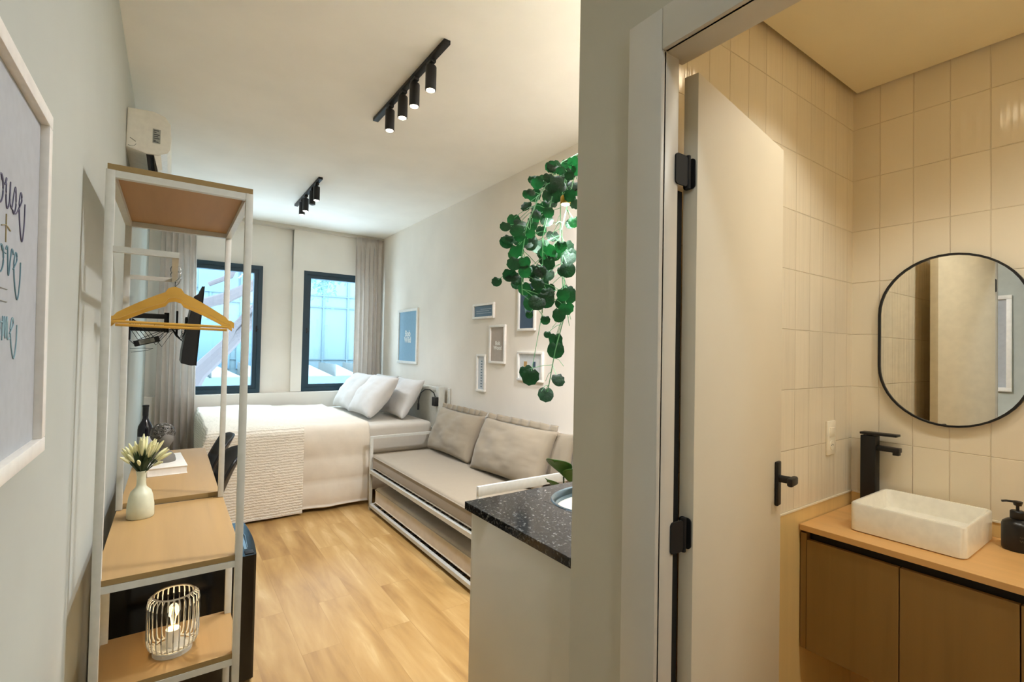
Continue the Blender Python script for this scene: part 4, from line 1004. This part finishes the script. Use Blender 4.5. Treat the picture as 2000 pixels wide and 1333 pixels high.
for ins, z, r in ((.006, 0, .02), (0, .004, .022), (0, hh-.004, .022), (.003, hh, .02), (.009, hh, .016), (.012, hh-.004, .014), (.020, hh-.06, .03), (.035, hh-.072, .04), (.12, hh-.076, .02)):
    R.append([m.b.verts.new((x, y, z)) for x, y in rrect(x0+ins, x1-ins, y0+ins, y1-ins, r)])
for A, B in zip(R, R[1:]):
    k_ = len(A)
    for k in range(k_): m.b.faces.new((A[k], A[(k+1) % k_], B[(k+1) % k_], B[k]))
m.b.faces.new(R[0][::-1]); m.b.faces.new(R[-1]); m.build('basin_body', M['ceramic'], bn, angle=40)
MB().lathe([(0, hh-.0755), (.02, hh-.0755), (.02, hh-.073), (0, hh-.072)], ((x0+x1)/2, (y0+y1)/2, 0), 20).build('drain', M['chrome'], bn)
fc = thing('basin_faucet', 'tall square matt black faucet at the basin corner', 'faucet', (2.262, .765, VZ))
FH = .292
MB().box(-.023, -.025, 0, .023, .025, FH, .002).build('faucet_body', M['blackm'], fc)
MB().box(-.017, -.098, FH-.053, .017, -.02, FH-.036, .002, mat=Matrix.Rotation(0, 4, 'X')).box(-.012, -.096, FH-.064, .012, -.076, FH-.052, .002).build('spout', M['blackm'], fc)
mm_ = Matrix.Translation((0, 0, FH)) @ Matrix.Rotation(math.radians(-1), 4, 'X')
MB().box(-.022, -.092, .004, .022, .028, .013, .002, mat=mm_).box(-.008, -.008, FH-.004, .008, .008, FH+.006).build('faucet_lever', M['blackm'], fc)
sb = thing('soap_dispenser', 'black pump soap bottle on the vanity beside the basin', 'soap dispenser', (2.205, .348, VZ))
MB().lathe([(0, 0), (.034, 0), (.037, .004), (.0375, .008), (.0375, .078), (.035, .086), (.024, .095), (.016, .098)], (0, 0, 0), 32).build('bottle_body', M['soap'], sb, angle=60)
MB().lathe([(.0155, .096), (.018, .099), (.018, .120), (.015, .123), (0, .124)], (0, 0, 0), 24).build('pump_collar', M['blackp'], sb, angle=40)
MB().tube([(0, 0, .122), (0, 0, .142)], .0042, 10).lathe([(0, .138), (.009, .139), (.012, .149), (.012, .152), (0, .153)], (0, 0, 0), 16).tube([(-.004, .0, .151), (-.02, .022, .152), (-.026, .032, .150)], .0035, 8).build('pump_nozzle', M['blackp'], sb)
m = MB()
for k, zz in enumerate((.048, .037)):
    pts = []
    for q in range(14):
        a = math.radians(196+q*2.6); pts.append((.0378*math.cos(a), .0378*math.sin(a), zz+.0035*math.sin(q*1.9+k)))
    m.tube(pts, .0004, 5)
m.build('bottle_script', M['greycement'], sb)
mr = thing('oval_mirror', 'black framed capsule-shaped mirror on the tiled wall', 'mirror', (2.30, .534, 1.518))
def cap(wr, hr, n=24):
    s_ = hr-wr; out = []
    for k in range(n+1): a = PI*k/n; out.append((wr*math.cos(a), s_+wr*math.sin(a)))
    for k in range(n+1): a = PI+PI*k/n; out.append((wr*math.cos(a), -s_+wr*math.sin(a)))
    return out
oa, ia = cap(.212, .312), cap(.205, .305)
m = MB(); V = []
for P, x in ((oa, 0), (oa, -.022), (ia, -.022), (ia, 0)): V.append([m.b.verts.new((x, p[0], p[1])) for p in P])
n = len(oa)
for i in range(4):
    A, B = V[i], V[(i+1) % 4]
    for k in range(n): m.b.faces.new((A[k], A[(k+1) % n], B[(k+1) % n], B[k]))
m.build('mirror_frame', M['blackm'], mr, angle=40)
MB().prism([(p[0], p[1]) for p in cap(.2055, .3055)], 'X', -.016, -.004).build('mirror_glass', M['mirror'], mr, smooth=False)
ol = thing('wall_outlet', 'cream double wall outlet on the tiles beside the faucet', 'outlet', (2.10, .843, 1.137))
MB().box(-.036, -.008, -.065, .036, 0, .065, .003).build('cover_plate', M['outlet'], ol)
MB().box(-.02, -.011, .005, .02, -.007, .04, .002).build('switch_rocker', M['outlet'], ol)
MB().tube([(0, -.0078, -.028), (0, -.010, -.028)], .018, 20).build('socket', M['outlet'], ol)
m = MB()
for dx in (-.007, 0, .007): m.tube([(dx, -.0098, -.028+(.003 if dx == 0 else 0)), (dx, -.0105, -.028+(.003 if dx == 0 else 0))], .002, 8)
m.build('socket_holes', M['black'], ol)
